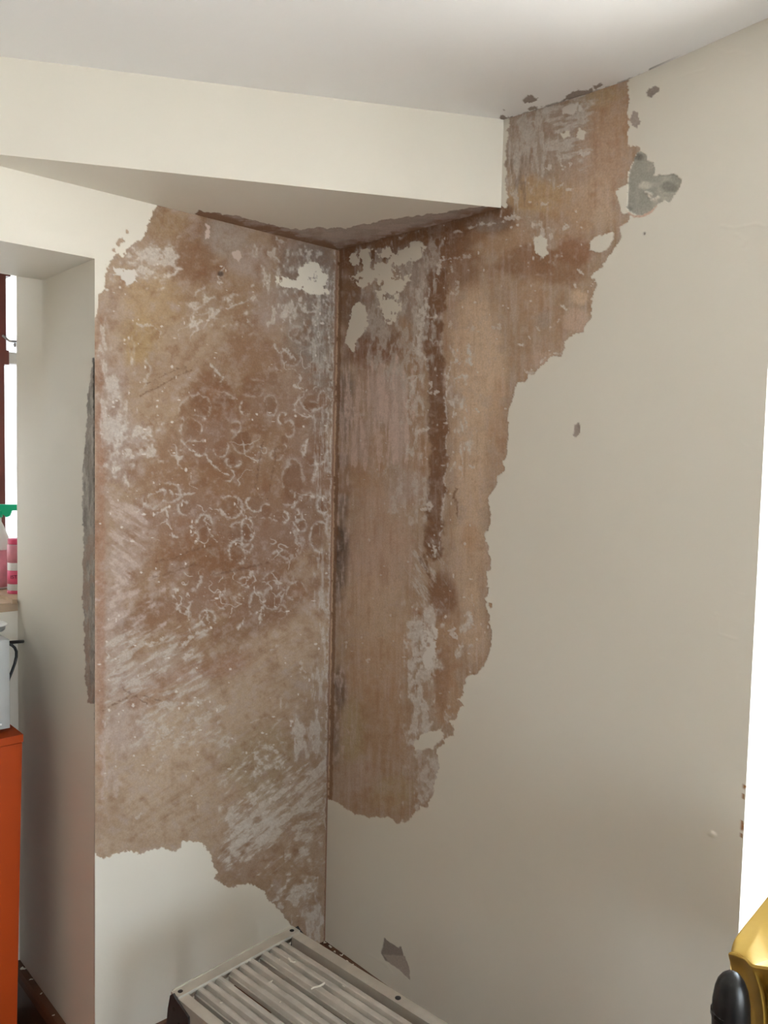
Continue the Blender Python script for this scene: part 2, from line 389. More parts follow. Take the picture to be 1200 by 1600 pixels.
# ------------------------------------------------------------------ left wall (above and beside the niche)
def wear_left(X, Y):
    w = Wear(X, Y)
    w.strip_paint([(248, 312), (236, 338), (232, 351), (226, 368), (215, 379), (203, 389), (190, 404), (181, 402), (169, 413), (161, 450),
        (154, 461), (156, 474), (149, 495), (146, 512), (120, 600), (120, 1326), (148, 1333), (154, 1342), (162, 1344), (174, 1337), (200, 1328), (215, 1334), (236, 1325),
        (255, 1324), (267, 1330), (279, 1325), (285, 1317), (297, 1314), (318, 1318), (328, 1330), (332, 1347), (338, 1363),
        (337, 1371), (349, 1385), (362, 1385), (388, 1380), (414, 1395), (424, 1409), (444, 1429), (451, 1443), (480, 1475),
        (500, 1500), (560, 1500), (560, 330), (400, 300)], rag=3.0, fine=2.5)
    # loose brown flecks left of the outline, up near the beam
    for q in ([(196, 358), (201, 357), (201, 364), (198, 366)], [(186, 372), (192, 370), (197, 378), (190, 380), (185, 386), (180, 380)],
              [(180, 398), (186, 395), (190, 402), (184, 406)], [(176, 392), (180, 388), (181, 394)]):
        w.patch(q, 1, TAN*1.02, 1.5, 1.5)
        w.bmask = np.maximum(w.bmask, 0)
    B = w.blob
    allp = np.arange(X.size)
    # broad tone of the old plaster
    w.put(allp, np.clip(.5+.9*w.w1, 0, 1)*.45*w.bmask, MID)
    w.put(allp, np.clip(.2+.9*w.w4, 0, 1)*.35*w.bmask, PINK)
    B(MID, 350, 640, 190, 330, .65, soft=.6); B(MID, 300, 880, 190, 190, .6, soft=.6)
    B(TAN*1.04, 250, 1210, 130, 110, .75, soft=.6); B(TAN, 400, 1230, 120, 120, .55, soft=.6)
    B(TAN*1.05, 215, 450, 60, 60, .55); B(TAN, 300, 530, 90, 45, .6); B(TAN, 260, 650, 65, 90, .55)
    B(OCHRE, 205, 538, 46, 44, .75, warp=.25); B(OCHRE*1.1, 245, 470, 55, 40, .4); B(OCHRE, 268, 350, 30, 26, .45)
    B(DARK*1.15, 305, 395, 42, 58, .7, warp=.25); B(DARK*1.1, 330, 432, 26, 18, .6); B(MID, 265, 360, 40, 40, .5)
    B(GREY*1.15, 358, 372, 36, 38, .75, warp=.3); B(LILAC*.95, 395, 410, 36, 30, .55)
    B(DARK*1.2, 470, 400, 48, 45, .7); B(GREY*.8, 480, 470, 50, 130, .7, soft=.5); B(GREY*.62, 496, 560, 30, 180, .65, soft=.5)
    B(LILAC*.85, 425, 490, 34, 42, .55); B(PINK, 420, 520, 26, 60, .4)
    B(MID*1.1, 375, 460, 30, 35, .6); B(DARK*1.3, 400, 560, 45, 60, .45)
    B(LILAC*.92, 180, 600, 26, 130, .6, soft=.6); B(LILAC*.9, 195, 700, 34, 60, .5); B(LILAC*.9, 205, 850, 40, 90, .45, ang=20)
    B(LILAC*.92, 175, 1000, 34, 120, .55, soft=.6); B(LILAC*.92, 240, 1050, 70, 30, .5, ang=-20); B(LILAC*.95, 195, 1140, 40, 60, .5)
    B(DARK*1.1, 330, 620, 52, 42, .7, rough=.3); B(DARK*1.15, 322, 690, 40, 60, .6); B(DARK*1.05, 345, 735, 52, 24, .5)
    B(DARK, 414, 662, 26, 22, .6, warp=.2); B(DARK*1.05, 380, 686, 18, 18, .6, warp=.2); B(DARK*1.1, 345, 606, 18, 14, .55, warp=.2)
    B(MID, 435, 610, 60, 50, .5); B(TAN*.96, 445, 640, 45, 60, .45); B(TAN*.95, 410, 730, 34, 50, .4)
    B(DARK*1.15, 460, 760, 22, 56, .65, warp=.25); B(DARK*1.1, 500, 730, 26, 60, .55)
    B(DARK*1.1, 300, 812, 48, 34, .65, rough=.35); B(DARK, 330, 870, 90, 45, .55, ang=-12); B(DARK*1.1, 400, 870, 100, 70, .5)
    B(DARK, 260, 950, 90, 32, .6, ang=-24); B(DARK*1.05, 400, 970, 90, 30, .65, ang=-18); B(RED, 340, 1040, 110, 24, .6, ang=-14)
    B(MID*.95, 300, 1000, 110, 60, .5, ang=-15); B(RED, 230, 1090, 60, 20, .35)
    B(TAN*1.02, 460, 1010, 95, 48, .85, ang=-22, warp=.18); B(TAN, 420, 1075, 110, 36, .6, ang=-12)
    B(PINK*.9, 160, 760, 14, 330, .6, soft=.5, warp=.15); B(RED*1.15, 157, 900, 9, 420, .5, soft=.6, warp=.2)
    B(MID, 440, 1180, 60, 60, .45); B(OLIVE*1.05, 410, 1190, 70, 60, .35)
    B(MID*1.05, 400, 1360, 80, 50, .45); B(PINK*.95, 380, 1345, 50, 40, .4); B(TAN*.97, 300, 1290, 140, 40, .5)
    # fine directional scuffs
    i, d = w.sdf([(150, 560), (520, 560), (520, 1330), (150, 1330)])
    a = math.radians(-32); x = X[i]*math.cos(a)+Y[i]*math.sin(a); y = -X[i]*math.sin(a)+Y[i]*math.cos(a)
    sc = fbm(x/70, y/4.5, 91, 4, .6)
    zone = sstep(0, 60, d)*sstep(820, 930, Y[i]+.25*X[i])*(.5+.5*np.clip(w.w1[i]+.3, 0, 1))
    w.put(i, np.clip(sc-.1, 0, 1)*.55*zone*w.bmask[i], LILAC*.95); w.put(i, np.clip(-sc-.15, 0, 1)*.5*zone*w.bmask[i], DARK*1.2)
    B(DARK*1.2, 375, 780, 170, 230, .66, soft=.6); B(DARK*1.15, 310, 920, 130, 70, .5, soft=.5, ang=-20)
    for q in ((300, 800, 60, 40), (420, 830, 60, 60), (330, 690, 50, 40), (480, 760, 30, 120), (300, 930, 60, 40), (410, 930, 50, 40), (450, 620, 50, 60)):
        B(LILAC*.8, *q, .22, soft=.7, warp=.5, rough=.7)
    # round damp marks left by blisters
    rnd = random.Random(12)
    for k in range(70):
        cx = rnd.uniform(275, 512); cy = rnd.uniform(570, 965)
        if cx < 300+.0*cy and rnd.random() < .4: continue
        r = rnd.uniform(5, 15); e = rnd.uniform(.75, 1.3)
        w.blob(DARK*rnd.uniform(.95, 1.35), cx, cy, r*e, r/e, rnd.uniform(.25, .6), soft=.22, warp=.12, rough=.12)
        if rnd.random() < .55: w.ring(cx, cy, r*e*1.05, r/e*1.05, 1.2, rnd.uniform(.2, .6), 0, WHITE*.95, gap=.0, seed=k)
    w.put(allp, np.clip(w.w2-.15, 0, 1)*.55*w.bmask, LILAC*.95); w.put(allp, np.clip(-w.w2-.15, 0, 1)*.6*w.bmask, DARK*1.25)
    w.put(allp, np.clip(w.w3-.2, 0, 1)*.35*w.bmask, LILAC); w.put(allp, np.clip(-w.w3-.2, 0, 1)*.3*w.bmask, DARK*1.3)
    # thin white skim remains, dragged by the scraper
    K = w.flakes
    K([(205, 385), (270, 375), (285, 420), (275, 450), (200, 450), (180, 420)], 14, 10, .02, WHITE, .7, 101, 0)
    K([(150, 500), (175, 500), (200, 680), (205, 760), (150, 760)], 9, 22, .02, WHITE*.92, .6, 102)
    K([(170, 660), (245, 660), (250, 720), (175, 740)], 12, 12, .12, WHITE*.95, .65, 103)
    K([(165, 770), (240, 780), (240, 870), (170, 960)], 8, 30, .05, LILAC*1.15, .7, 104, -55)
    K([(175, 900), (250, 890), (235, 960), (150, 1000)], 8, 26, .05, LILAC*1.15, .65, 105, 65)
    K([(160, 980), (330, 970), (330, 1090), (160, 1110)], 26, 6, .14, WHITE*.85, .5, 106, -28)
    K([(210, 1090), (350, 1080), (360, 1170), (200, 1170)], 14, 7, .22, WHITE*.86, .5, 107, -30)
    K([(150, 1110), (190, 1110), (200, 1260), (150, 1260)], 7, 18, .06, LILAC*1.12, .6, 108)
    K([(395, 380), (515, 385), (520, 560), (420, 520)], 7, 12, .3, WHITE, .65, 109)
    K([(480, 430), (522, 400), (522, 980), (490, 960)], 4, 26, .2, WHITE*.85, .5, 110)
    K([(500, 950), (515, 930), (515, 1130), (480, 1080)], 4, 24, .08, WHITE*.9, .6, 111)
    K([(445, 1120), (512, 1100), (512, 1190), (455, 1190)], 8, 20, .02, WHITE*.92, .7, 112)
    K([(270, 470), (400, 440), (410, 520), (290, 520)], 11, 8, .42, WHITE, .65, 113, -30)
    K([(385, 1170), (440, 1150), (445, 1210), (390, 1220)], 8, 8, .2, WHITE*.9, .7, 114)
    K([(350, 1260), (420, 1215), (512, 1185), (512, 1260), (450, 1300), (350, 1350)], 24, 6, -.12, WHITE*.95, .8, 115, -38, soft=.2)
    K([(360, 1290), (430, 1270), (445, 1310), (400, 1345), (352, 1358)], 22, 6, -.28, WHITE*.95, .8, 116, -38, soft=.2)
    K([(455, 1290), (495, 1270), (492, 1325), (470, 1347), (455, 1330)], 14, 7, -.18, WHITE*.93, .8, 117, -30, soft=.2)
    K([(428, 1400), (460, 1368), (488, 1378), (488, 1405), (460, 1418), (432, 1422)], 12, 6, -.2, WHITE*.95, .85, 118, -35, soft=.2)
    K([(465, 1425), (508, 1400), (508, 1480), (470, 1470)], 7, 20, -.15, WHITE*.9, .8, 119, soft=.2)
    # bubbles where the old paint blistered: pale rims, dark centres
    for k, (cx, cy, rx, ry, am, ins) in enumerate([
        (492, 705, 20, 22, 1, .3), (483, 735, 13, 20, .85, .3), (458, 752, 17, 38, .5, .45), (400, 786, 14, 13, .95, .25), (361, 793, 18, 17, .75, .35),
        (375, 835, 18, 20, .7, .4), (371, 862, 12, 18, .9, .25), (386, 850, 9, 14, .9, .1), (452, 850, 20, 24, .55, .35), (485, 805, 26, 34, .7, .4),
        (500, 840, 14, 22, .85, .3), (380, 690, 16, 18, .5, .45), (310, 700, 12, 12, .6, .3), (305, 640, 24, 24, .5, .2), (477, 525, 16, 15, .6, .3),
        (490, 620, 20, 22, .7, .25), (438, 955, 10, 10, .5, .2), (403, 945, 13, 20, .7, .3), (425, 935, 14, 16, .6, .3), (300, 905, 14, 16, .7, .25),
        (285, 960, 11, 14, .7, .3), (325, 965, 12, 12, .7, .25), (240, 775, 17, 18, .6, .15), (262, 770, 20, 15, .7, .15), (320, 820, 14, 16, .8, .4),
        (290, 795, 12, 10, .7, .4), (455, 560, 14, 12, .5, .3), (182, 630, 8, 10, .5, .3), (462, 520, 10, 12, .5, .3), (505, 790, 9, 12, .8, .3)]):
        w.ring(cx, cy, rx, ry, 1.6, am*.56, ins, WHITE*.88, seed=k)
    for st, wd, am in [([(300, 700), (312, 712), (320, 705), (330, 720), (345, 738), (358, 740)], 2.2, .8), ([(283, 650), (286, 690), (300, 700)], 2, .6),
        ([(215, 800), (232, 772), (250, 765), (275, 778), (300, 772)], 2.6, .7), ([(240, 805), (262, 795), (268, 835), (278, 836)], 2.4, .8),
        ([(320, 815), (330, 830), (336, 842)], 2.2, .8), ([(296, 820), (304, 828), (300, 838)], 2.4, .7), ([(373, 1020), (380, 1010)], 2, .5),
        ([(350, 780), (368, 775), (374, 800), (385, 812), (420, 810), (455, 812)], 1.8, .6), ([(455, 812), (462, 830), (470, 850), (462, 870)], 1.8, .6),
        ([(460, 790), (462, 770), (480, 775), (500, 780)], 2.4, .7), ([(383, 905), (400, 890), (398, 905), (386, 915)], 2.6, .8),
        ([(370, 935), (375, 925), (380, 940)], 2.2, .8), ([(405, 925), (410, 950), (408, 975)], 2.4, .8), ([(275, 930), (282, 952), (292, 958), (300, 935)], 2.2, .7),
        ([(310, 975), (322, 960), (326, 985), (308, 992)], 2.2, .7), ([(430, 930), (445, 920), (438, 940)], 2, .6), ([(330, 570), (342, 582), (350, 590), (345, 600)], 3, .8),
        ([(354, 483), (372, 474), (390, 468)], 2.6, .8), ([(300, 462), (312, 452), (318, 448)], 3, .7), ([(215, 505), (240, 512), (250, 520)], 3.4, .7),
        ([(428, 538), (432, 552), (448, 545), (462, 562)], 2.4, .85), ([(346, 420), (343, 432), (347, 444)], 3.2, .95), ([(445, 480), (447, 505)], 2.6, .8),
        ([(430, 482), (432, 492)], 5, .8), ([(386, 500), (388, 507)], 3.4, .9), ([(325, 500), (330, 498)], 3.5, .8), ([(226, 605), (233, 580), (230, 562)], 3, .5),
        ([(470, 475), (476, 484), (489, 486), (490, 476)], 4, .9), ([(460, 600), (475, 612), (470, 620)], 3, .8), ([(462, 628), (468, 650), (490, 652)], 2.4, .85),
        ([(513, 420), (514, 540)], 2.2, .7), ([(512, 560), (514, 690)], 2.2, .6), ([(503, 550), (515, 580), (518, 600)], 2, .7), ([(506, 470), (508, 478)], 3, .8),
        ([(430, 375), (450, 382)], 3, .7), ([(475, 395), (486, 392)], 3, .8), ([(230, 1005), (255, 1000)], 5, .6), ([(285, 1010), (300, 995)], 6, .7),
        ([(290, 1030), (300, 1022)], 6, .6), ([(420, 1020), (435, 1010)], 2, .5), ([(470, 1035), (476, 1060)], 5, .6), ([(390, 1130), (415, 1120)], 1.6, .5),
        ([(352, 1230), (375, 1200), (400, 1170), (425, 1140), (445, 1118)], 1.6, .45), ([(340, 1240), (360, 1200), (395, 1160)], 1.4, .4), ([(245, 1205), (262, 1180)], 2, .4),
        ([(212, 1280), (222, 1272)], 5, .5), ([(170, 1243), (173, 1246)], 3.5, .9), ([(309, 1258), (311, 1263)], 3, .6), ([(205, 1002), (206, 1004)], 3.5, .9),
        ([(166, 1024), (168, 1030)], 2.4, .9), ([(430, 858), (433, 863)], 3, .9), ([(330, 940), (355, 930), (350, 920)], 2.2, .6), ([(160, 1140), (168, 1125)], 3, .5)]:
        w.stroke(st, wd*1.15, WHITE*.93, am*.72, .0, 3.0, rag=1)
    w.curls([(270, 680), (510, 680), (515, 920), (380, 985), (260, 960), (230, 780)], 26, .05, WHITE*.95, .55, 131, .12)
    w.curls([(410, 470), (520, 470), (520, 680), (450, 680)], 20, .06, WHITE, .5, 133, .1)
    w.curls([(260, 880), (450, 880), (450, 990), (270, 1000)], 17, .08, WHITE*.95, .6, 135, .12)
    w.curls([(190, 470), (340, 450), (340, 540), (200, 540)], 24, .06, WHITE*.95, .4, 137, .15)
    # dark trowel scratches
    for st in ([(230, 600), (260, 585), (292, 574)], [(400, 760), (408, 715), (412, 690)], [(418, 780), (428, 730), (433, 700)], [(160, 1110), (215, 1085), (250, 1095)],
               [(190, 1075), (230, 1100)], [(330, 900), (420, 880)], [(240, 880), (300, 860), (330, 850)], [(235, 905), (310, 880)], [(220, 620), (300, 578)]):
        w.stroke(st, 2.4, DARK*.8, .6, .0, 1.5, -.0012, rag=1)
    for q in ((345, 428, 6, 5), (348, 322, 5, 3)): w.blob(BLACK, *q[:2], q[2], q[3], .9, warp=.1)
    w.specks([(155, 430), (520, 400), (520, 1180), (155, 1250)], 230, .7, 2.0, WHITE*1.04, .8, 7)
    # corner edge: chipped render line
    w.stroke([(528, 392), (520, 850), (512, 1300), (509, 1480)], 5, RED*.8, .75, .0, .8)
    w.stroke([(523.5, 392), (515.5, 850), (507.5, 1300)], 1.6, WHITE*.9, .6, .1, .8, rag=1)
    # surviving islands of cream paint
    w.island([(465, 422), (474, 415), (480, 407), (500, 410), (504, 425), (512, 430), (509, 447), (514, 459), (500, 462), (478, 460), (470, 452), (455, 450), (442, 447), (430, 440), (432, 432), (446, 433), (462, 438), (466, 430)], 2, rag=2, fine=2.4, holes=.35)
    w.island([(362, 393), (374, 391), (379, 402), (373, 407), (365, 400)], 3, LILAC*1.3, 2, 2)
    w.island([(322, 350), (329, 352), (328, 372), (321, 374)], 4, LILAC*1.35, 2, 2)
    w.island([(178, 420), (210, 420), (212, 438), (200, 447), (188, 440)], 5, WHITE*1.05, 3, 3, holes=.25)
    return w

du, dv = .0022, .0017
us = joined(spaced(0, SED, du), spaced(SED, 3.3, .3))
vs = joined(spaced(-.05, .13, .06), spaced(.13, NICHE, dv), spaced(NICHE, 2.075, dv), spaced(2.075, 2.34, .09))
U, V = np.meshgrid(us, vs, indexing='ij'); U = U.ravel(); V = V.ravel()
P = CN+U[:, None]*DL+V[:, None]*Z
X, Y = project(P)
wl = wear_left(X, Y)
wl.h *= sstep(0, .004, U)*(1-sstep(SED-.004, SED, U))         # stay flush at the corner and along the niche edge
back = 0.3
BK = lambda a, z: CN+DL*a-NL*back+Z*z
exL = quads((BK(-.2, -.05), BK(SED, -.05), BK(SED, 2.34), BK(-.2, 2.34)), (BK(SED, NICHE+.05), BK(3.6, NICHE+.05), BK(3.6, 2.34), BK(SED, 2.34)))
keepL = face_keep(us, vs, (SED, 9, -9, NICHE))
wall_left = surface('wall_left', P, NL, (len(us), len(vs)), wl, keepL,
    {1: ('bare_plaster', 'stripped brown plaster with pale blister rings and scraper marks'), 2: ('paint_remnant', 'ragged cream paint island near the corner'),
     3: ('paint_remnant', None), 4: ('paint_remnant', None), 5: ('paint_remnant', None)}, exL)
tag(wall_left, 'cream wall left of the corner, stripped to brown plaster')

# ------------------------------------------------------------------ right wall
def wear_right(X, Y):
    w = Wear(X, Y)
    TAN, MID, PINK, LILAC, OCHRE, OLIVE, DARK = [q*k for q, k in zip(_PAL, (1.55, 1.58, 1.5, 1.3, 1.5, 1.5, 1.15))]
    w.strip_paint([(480, 360), (528, 388), (650, 340), (783, 322), (792, 325), (790, 250), (796, 186), (800, 150), (980, 100), (981, 132), (981, 177), (983, 201), (981, 228), (997, 229), (999, 235), (989, 250),
        (981, 271), (980, 287), (963, 299), (968, 321), (973, 337), (983, 335), (981, 348), (968, 357), (970, 371), (957, 397), (945, 407), (941, 416), (924, 431),
        (932, 441), (926, 464), (924, 468), (927, 483), (920, 499), (911, 520), (896, 521), (883, 533), (881, 546), (876, 555), (859, 557), (848, 570),
        (835, 584), (824, 583), (827, 594), (809, 598), (804, 613), (793, 640), (795, 667), (796, 683), (791, 707), (791, 716), (784, 721), (789, 735),
        (776, 743), (772, 767), (764, 780), (767, 807), (764, 828), (757, 836), (763, 860), (767, 873), (767, 891), (759, 892), (763, 913), (763, 927),
        (756, 935), (760, 953), (767, 977), (767, 1007), (763, 1028), (753, 1045), (743, 1057), (729, 1057), (725, 1068), (723, 1088), (715, 1092),
        (723, 1103), (709, 1125), (703, 1127), (709, 1140), (708, 1149), (692, 1156), (696, 1163), (681, 1171), (684, 1199), (679, 1225), (675, 1241),
        (667, 1263), (657, 1261), (645, 1275), (631, 1285), (620, 1285), (604, 1277), (575, 1278), (548, 1269), (520, 1251), (480, 1240)], rag=2.4, fine=2.3)
    B = w.blob; allp = np.arange(X.size)
    w.put(allp, np.clip(.3+.9*w.w1, 0, 1)*.3*w.bmask, MID); w.put(allp, np.clip(.1+.9*w.w4, 0, 1)*.3*w.bmask, PINK)
    w.put(allp, np.clip(w.vs, 0, 1)*.45*w.bmask, LILAC*.95); w.put(allp, np.clip(-w.vs, 0, 1)*.5*w.bmask, MID*.95)
    # upper column beside the beam
    B(GREY*1.15, 850, 215, 70, 80, .5); B(MID*1.05, 950, 200, 36, 90, .55); B(PINK, 930, 260, 45, 70, .4); B(OLIVE*1.1, 930, 145, 55, 22, .45)
    B(OCHRE*1.05, 850, 310, 60, 30, .45); B(TAN, 920, 320, 40, 60, .5); B(MID, 890, 350, 40, 60, .5)
    # dark brown band under the soffit
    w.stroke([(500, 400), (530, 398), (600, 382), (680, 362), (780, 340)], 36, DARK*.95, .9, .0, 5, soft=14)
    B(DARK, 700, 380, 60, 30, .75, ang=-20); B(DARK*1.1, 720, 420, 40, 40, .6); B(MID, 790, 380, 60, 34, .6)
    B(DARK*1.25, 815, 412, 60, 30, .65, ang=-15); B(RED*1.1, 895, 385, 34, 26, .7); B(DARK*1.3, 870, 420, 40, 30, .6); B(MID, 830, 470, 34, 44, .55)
    B(GREY*.95, 770, 352, 30, 14, .6)
    # dark brown, grey and black tones near the corner
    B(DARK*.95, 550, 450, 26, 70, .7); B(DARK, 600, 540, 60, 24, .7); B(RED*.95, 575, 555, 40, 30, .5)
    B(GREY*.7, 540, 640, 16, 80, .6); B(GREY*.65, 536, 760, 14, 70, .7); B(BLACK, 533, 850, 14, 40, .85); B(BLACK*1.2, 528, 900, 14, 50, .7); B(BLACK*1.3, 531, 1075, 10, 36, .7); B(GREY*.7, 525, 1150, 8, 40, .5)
    B(GREY*.9, 590, 480, 50, 50, .55); B(GREY, 650, 470, 30, 60, .55); B(GREY*1.05, 640, 420, 30, 40, .5)
    # pale lilac dragged coat
    B(LILAC, 600, 620, 46, 50, .7, rough=.3); B(LILAC*.95, 560, 690, 24, 40, .6); B(LILAC, 625, 690, 22, 44, .6); B(MID, 592, 700, 20, 34, .6); B(LILAC*.9, 640, 760, 26, 40, .55)
    B(MID*1.05, 560, 750, 40, 36, .5); B(PINK*1.02, 590, 860, 50, 90, .6, soft=.6); B(TAN*.92, 590, 960, 60, 70, .6); B(MID*1.1, 590, 1040, 60, 60, .45)
    B(OLIVE, 552, 1150, 26, 50, .65); B(MID*.98, 600, 1150, 40, 80, .6); B(OLIVE*1.05, 610, 1240, 36, 30, .5); B(PINK*.85, 560, 1215, 34, 30, .5); B(MID*.95, 575, 1255, 60, 20, .4)
    # the dark vertical strip and the light strip beside it
    w.stroke([(682, 430), (676, 520), (684, 640), (682, 760), (676, 860)], 23, DARK*.95, .92, .0, 6, soft=6)
    w.stroke([(640, 540), (648, 640), (655, 720)], 18, MID*.9, .6, .0, 5, soft=10)
    B(DARK*1.1, 690, 935, 26, 40, .85, warp=.2); B(MID, 700, 1010, 26, 60, .6); B(MID*1.1, 700, 1090, 22, 40, .6); B(DARK*1.3, 690, 1060, 12, 50, .4)
    B(TAN*1.06, 745, 560, 50, 120, .8, warp=.2, soft=.5); B(TAN*1.03, 735, 720, 32, 120, .75, warp=.15, soft=.5); B(TAN, 735, 860, 30, 90, .5)
    B(MID*1.15, 735, 845, 14, 28, .7); B(TAN, 740, 980, 26, 60, .6); B(MID*1.2, 775, 660, 16, 60, .4)
    B(PINK*1.12, 900, 500, 24, 22, .6); B(TAN*1.15, 905, 465, 16, 14, .6); B(PINK, 850, 560, 26, 14, .5); B(GREY*1.1, 850, 500, 16, 20, .4)
    w.put(allp, np.clip(w.w2-.15, 0, 1)*.35*w.bmask, LILAC*.95); w.put(allp, np.clip(-w.w2-.15, 0, 1)*.35*w.bmask, DARK*1.5)
    w.put(allp, np.clip(w.w3-.2, 0, 1)*.25*w.bmask, LILAC); w.put(allp, np.clip(-w.w3-.2, 0, 1)*.22*w.bmask, DARK*1.5)
    w.put(allp, np.clip(w.vs-.2, 0, 1)*.3*w.bmask, LILAC); w.put(allp, np.clip(-w.vs-.2, 0, 1)*.35*w.bmask, DARK*1.4)
    K = w.flakes
    # scratched skim by the beam end and under the ceiling
    K([(788, 180), (865, 165), (860, 250), (845, 300), (820, 320), (786, 330)], 5, 22, -.05, WHITE*.92, .72, 201, 4)
    K([(840, 150), (925, 135), (925, 245), (880, 262), (850, 230)], 20, 5, .0, WHITE*.97, .8, 202, -14)
    K([(790, 240), (830, 240), (830, 330), (786, 335)], 4, 24, .05, BLACK*2.5, .6, 203)
    K([(830, 340), (870, 335), (860, 420), (832, 420)], 7, 10, .12, WHITE*1.05, .85, 204)
    K([(545, 380), (700, 370), (690, 560), (650, 640), (545, 560)], 6, 18, .12, WHITE*.92, .6, 205)
    K([(535, 560), (660, 570), (660, 730), (535, 740)], 5, 40, .02, LILAC*1.2, .65, 206)
    K([(640, 440), (672, 440), (668, 560), (655, 720), (632, 720), (640, 560)], 5, 12, .08, WHITE*.97, .75, 207)
    K([(600, 720), (672, 700), (672, 830), (610, 830)], 8, 14, .15, WHITE*.92, .65, 208)
    K([(645, 850), (690, 855), (682, 925), (655, 960), (640, 930)], 4, 22, -.05, WHITE*.9, .8, 209, -35, soft=.2)
    K([(640, 940), (685, 950), (685, 1040), (680, 1150), (640, 1160), (632, 1000)], 8, 16, -.1, WHITE*1.02, .9, 210, soft=.14)
    K([(660, 970), (684, 970), (684, 1050), (660, 1050)], 10, 16, -.3, WHITE*1.05, .95, 211)
    K([(640, 1155), (690, 1140), (680, 1250), (645, 1275), (636, 1200)], 9, 14, -.22, WHITE*.98, .85, 212, soft=.2)
    K([(725, 950), (742, 945), (735, 1000), (712, 1040), (700, 1030)], 8, 14, .12, WHITE, .8, 213)
    K([(690, 1100), (715, 1090), (712, 1130), (692, 1140)], 6, 8, .05, WHITE*.95, .7, 214)
    K([(700, 540), (745, 540), (750, 720), (700, 740)], 6, 12, .42, WHITE*1.05, .9, 215)
    K([(520, 560), (550, 560), (550, 980), (518, 980)], 3.5, 30, .12, LILAC*1.15, .55, 216)
    K([(515, 1050), (545, 1040), (540, 1180), (515, 1200)], 4, 18, .05, LILAC*1.1, .6, 217)
    for st, wd, am in [([(667, 470), (655, 530), (658, 560), (664, 562)], 4, .85), ([(655, 490), (668, 482)], 8, .9), ([(668, 495), (684, 496)], 3, .95), ([(652, 540), (655, 560)], 6, .7),
        ([(650, 590), (640, 620), (638, 640)], 3, .8), ([(672, 598), (670, 612), (682, 614)], 6, .9), ([(640, 590), (652, 584)], 3, .8), ([(655, 675), (670, 668)], 5, .9), ([(705, 565), (701, 580), (698, 620)], 2.6, .9),
        ([(712, 562), (713, 566)], 6, .95), ([(733, 540), (736, 568)], 5, .9), ([(714, 588), (720, 586)], 5, .95), ([(740, 637), (748, 645)], 4, .85), ([(708, 632), (712, 628)], 6, .8), ([(732, 518), (742, 515)], 5, .6),
        ([(696, 620), (697, 700), (695, 780), (689, 830), (685, 860)], 1.8, .7), ([(690, 405), (685, 425)], 7, .9), ([(700, 410), (708, 425)], 4, .7), ([(695, 405), (720, 402), (735, 403)], 5, .6),
        ([(715, 440), (712, 460), (700, 460)], 4, .6), ([(706, 500), (702, 515)], 5, .6), ([(735, 353), (765, 346)], 3, .8), ([(760, 350), (778, 346)], 2, .7), ([(626, 374), (632, 370)], 2.2, .9), ([(712, 362), (722, 360)], 2.4, .7),
        ([(788, 343), (812, 340)], 5, .8), ([(706, 735), (708, 725)], 3, .8), ([(720, 708), (721, 725), (720, 750)], 2.6, .8), ([(735, 732), (738, 733)], 5, .8), ([(665, 717), (667, 719)], 4.5, .9), ([(660, 795), (674, 790)], 6, .8),
        ([(735, 930), (738, 945)], 5, .8), ([(732, 960), (735, 975)], 8, .75), ([(705, 985), (710, 995)], 8, .9), ([(716, 1020), (722, 1008)], 5, .85), ([(574, 1033), (575, 1035)], 4, .8), ([(541, 1003), (540, 1010)], 3, .7),
        ([(672, 857), (678, 860), (676, 868)], 8, .9), ([(880, 262), (888, 258)], 7, .9), ([(872, 290), (878, 285)], 4, .9), ([(888, 298), (892, 300)], 5, .9), ([(883, 357), (887, 355)], 5, .9), ([(848, 320), (856, 318)], 3, .8),
        ([(912, 240), (916, 240)], 9, .95), ([(852, 262), (858, 262)], 8, .8), ([(875, 252), (873, 240)], 3, .7), ([(904, 421), (908, 426)], 5, .8), ([(897, 442), (896, 450)], 3.5, .9), ([(882, 478), (884, 482)], 4, .9), ([(872, 502), (874, 498)], 3, .8),
        ([(839, 512), (842, 516)], 4, .8), ([(811, 540), (815, 541)], 4, .9), ([(825, 525), (826, 530)], 2.5, .8), ([(860, 550), (878, 551)], 3, .8), ([(846, 566), (852, 558)], 3, .8), ([(775, 512), (782, 512)], 6, .6), ([(822, 581), (835, 582)], 2.6, .8)]:
        w.stroke(st, wd*1.25, WHITE*1.02, am, .0, 2.2, rag=1)
    w.curls([(545, 400), (700, 380), (690, 560), (545, 580)], 18, .07, WHITE*.95, .5, 231, .1, sy=1.8)
    w.curls([(636, 940), (690, 940), (690, 1270), (640, 1270)], 14, .09, DARK*1.5, .6, 233, .1)
    for st in ([(715, 765), (708, 772), (714, 785), (714, 805)], [(655, 870), (668, 900)], [(660, 865), (678, 920)]):
        w.stroke(st, 3, DARK, .7, .0, 1.5, -.0014, rag=1)
    w.specks([(690, 400), (930, 300), (930, 520), (740, 720), (690, 1150)], 150, .7, 2.2, WHITE*1.06, .85, 9)
    w.specks([(540, 600), (690, 560), (680, 1100), (540, 1100)], 70, .7, 1.8, WHITE, .7, 10)
    # corner edge
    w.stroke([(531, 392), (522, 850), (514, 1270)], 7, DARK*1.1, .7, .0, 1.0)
    w.stroke([(529, 392), (520, 850), (512, 1270)], 1.4, TAN*1.1, .6, .1, .5)
    # cream islands
    I = w.island
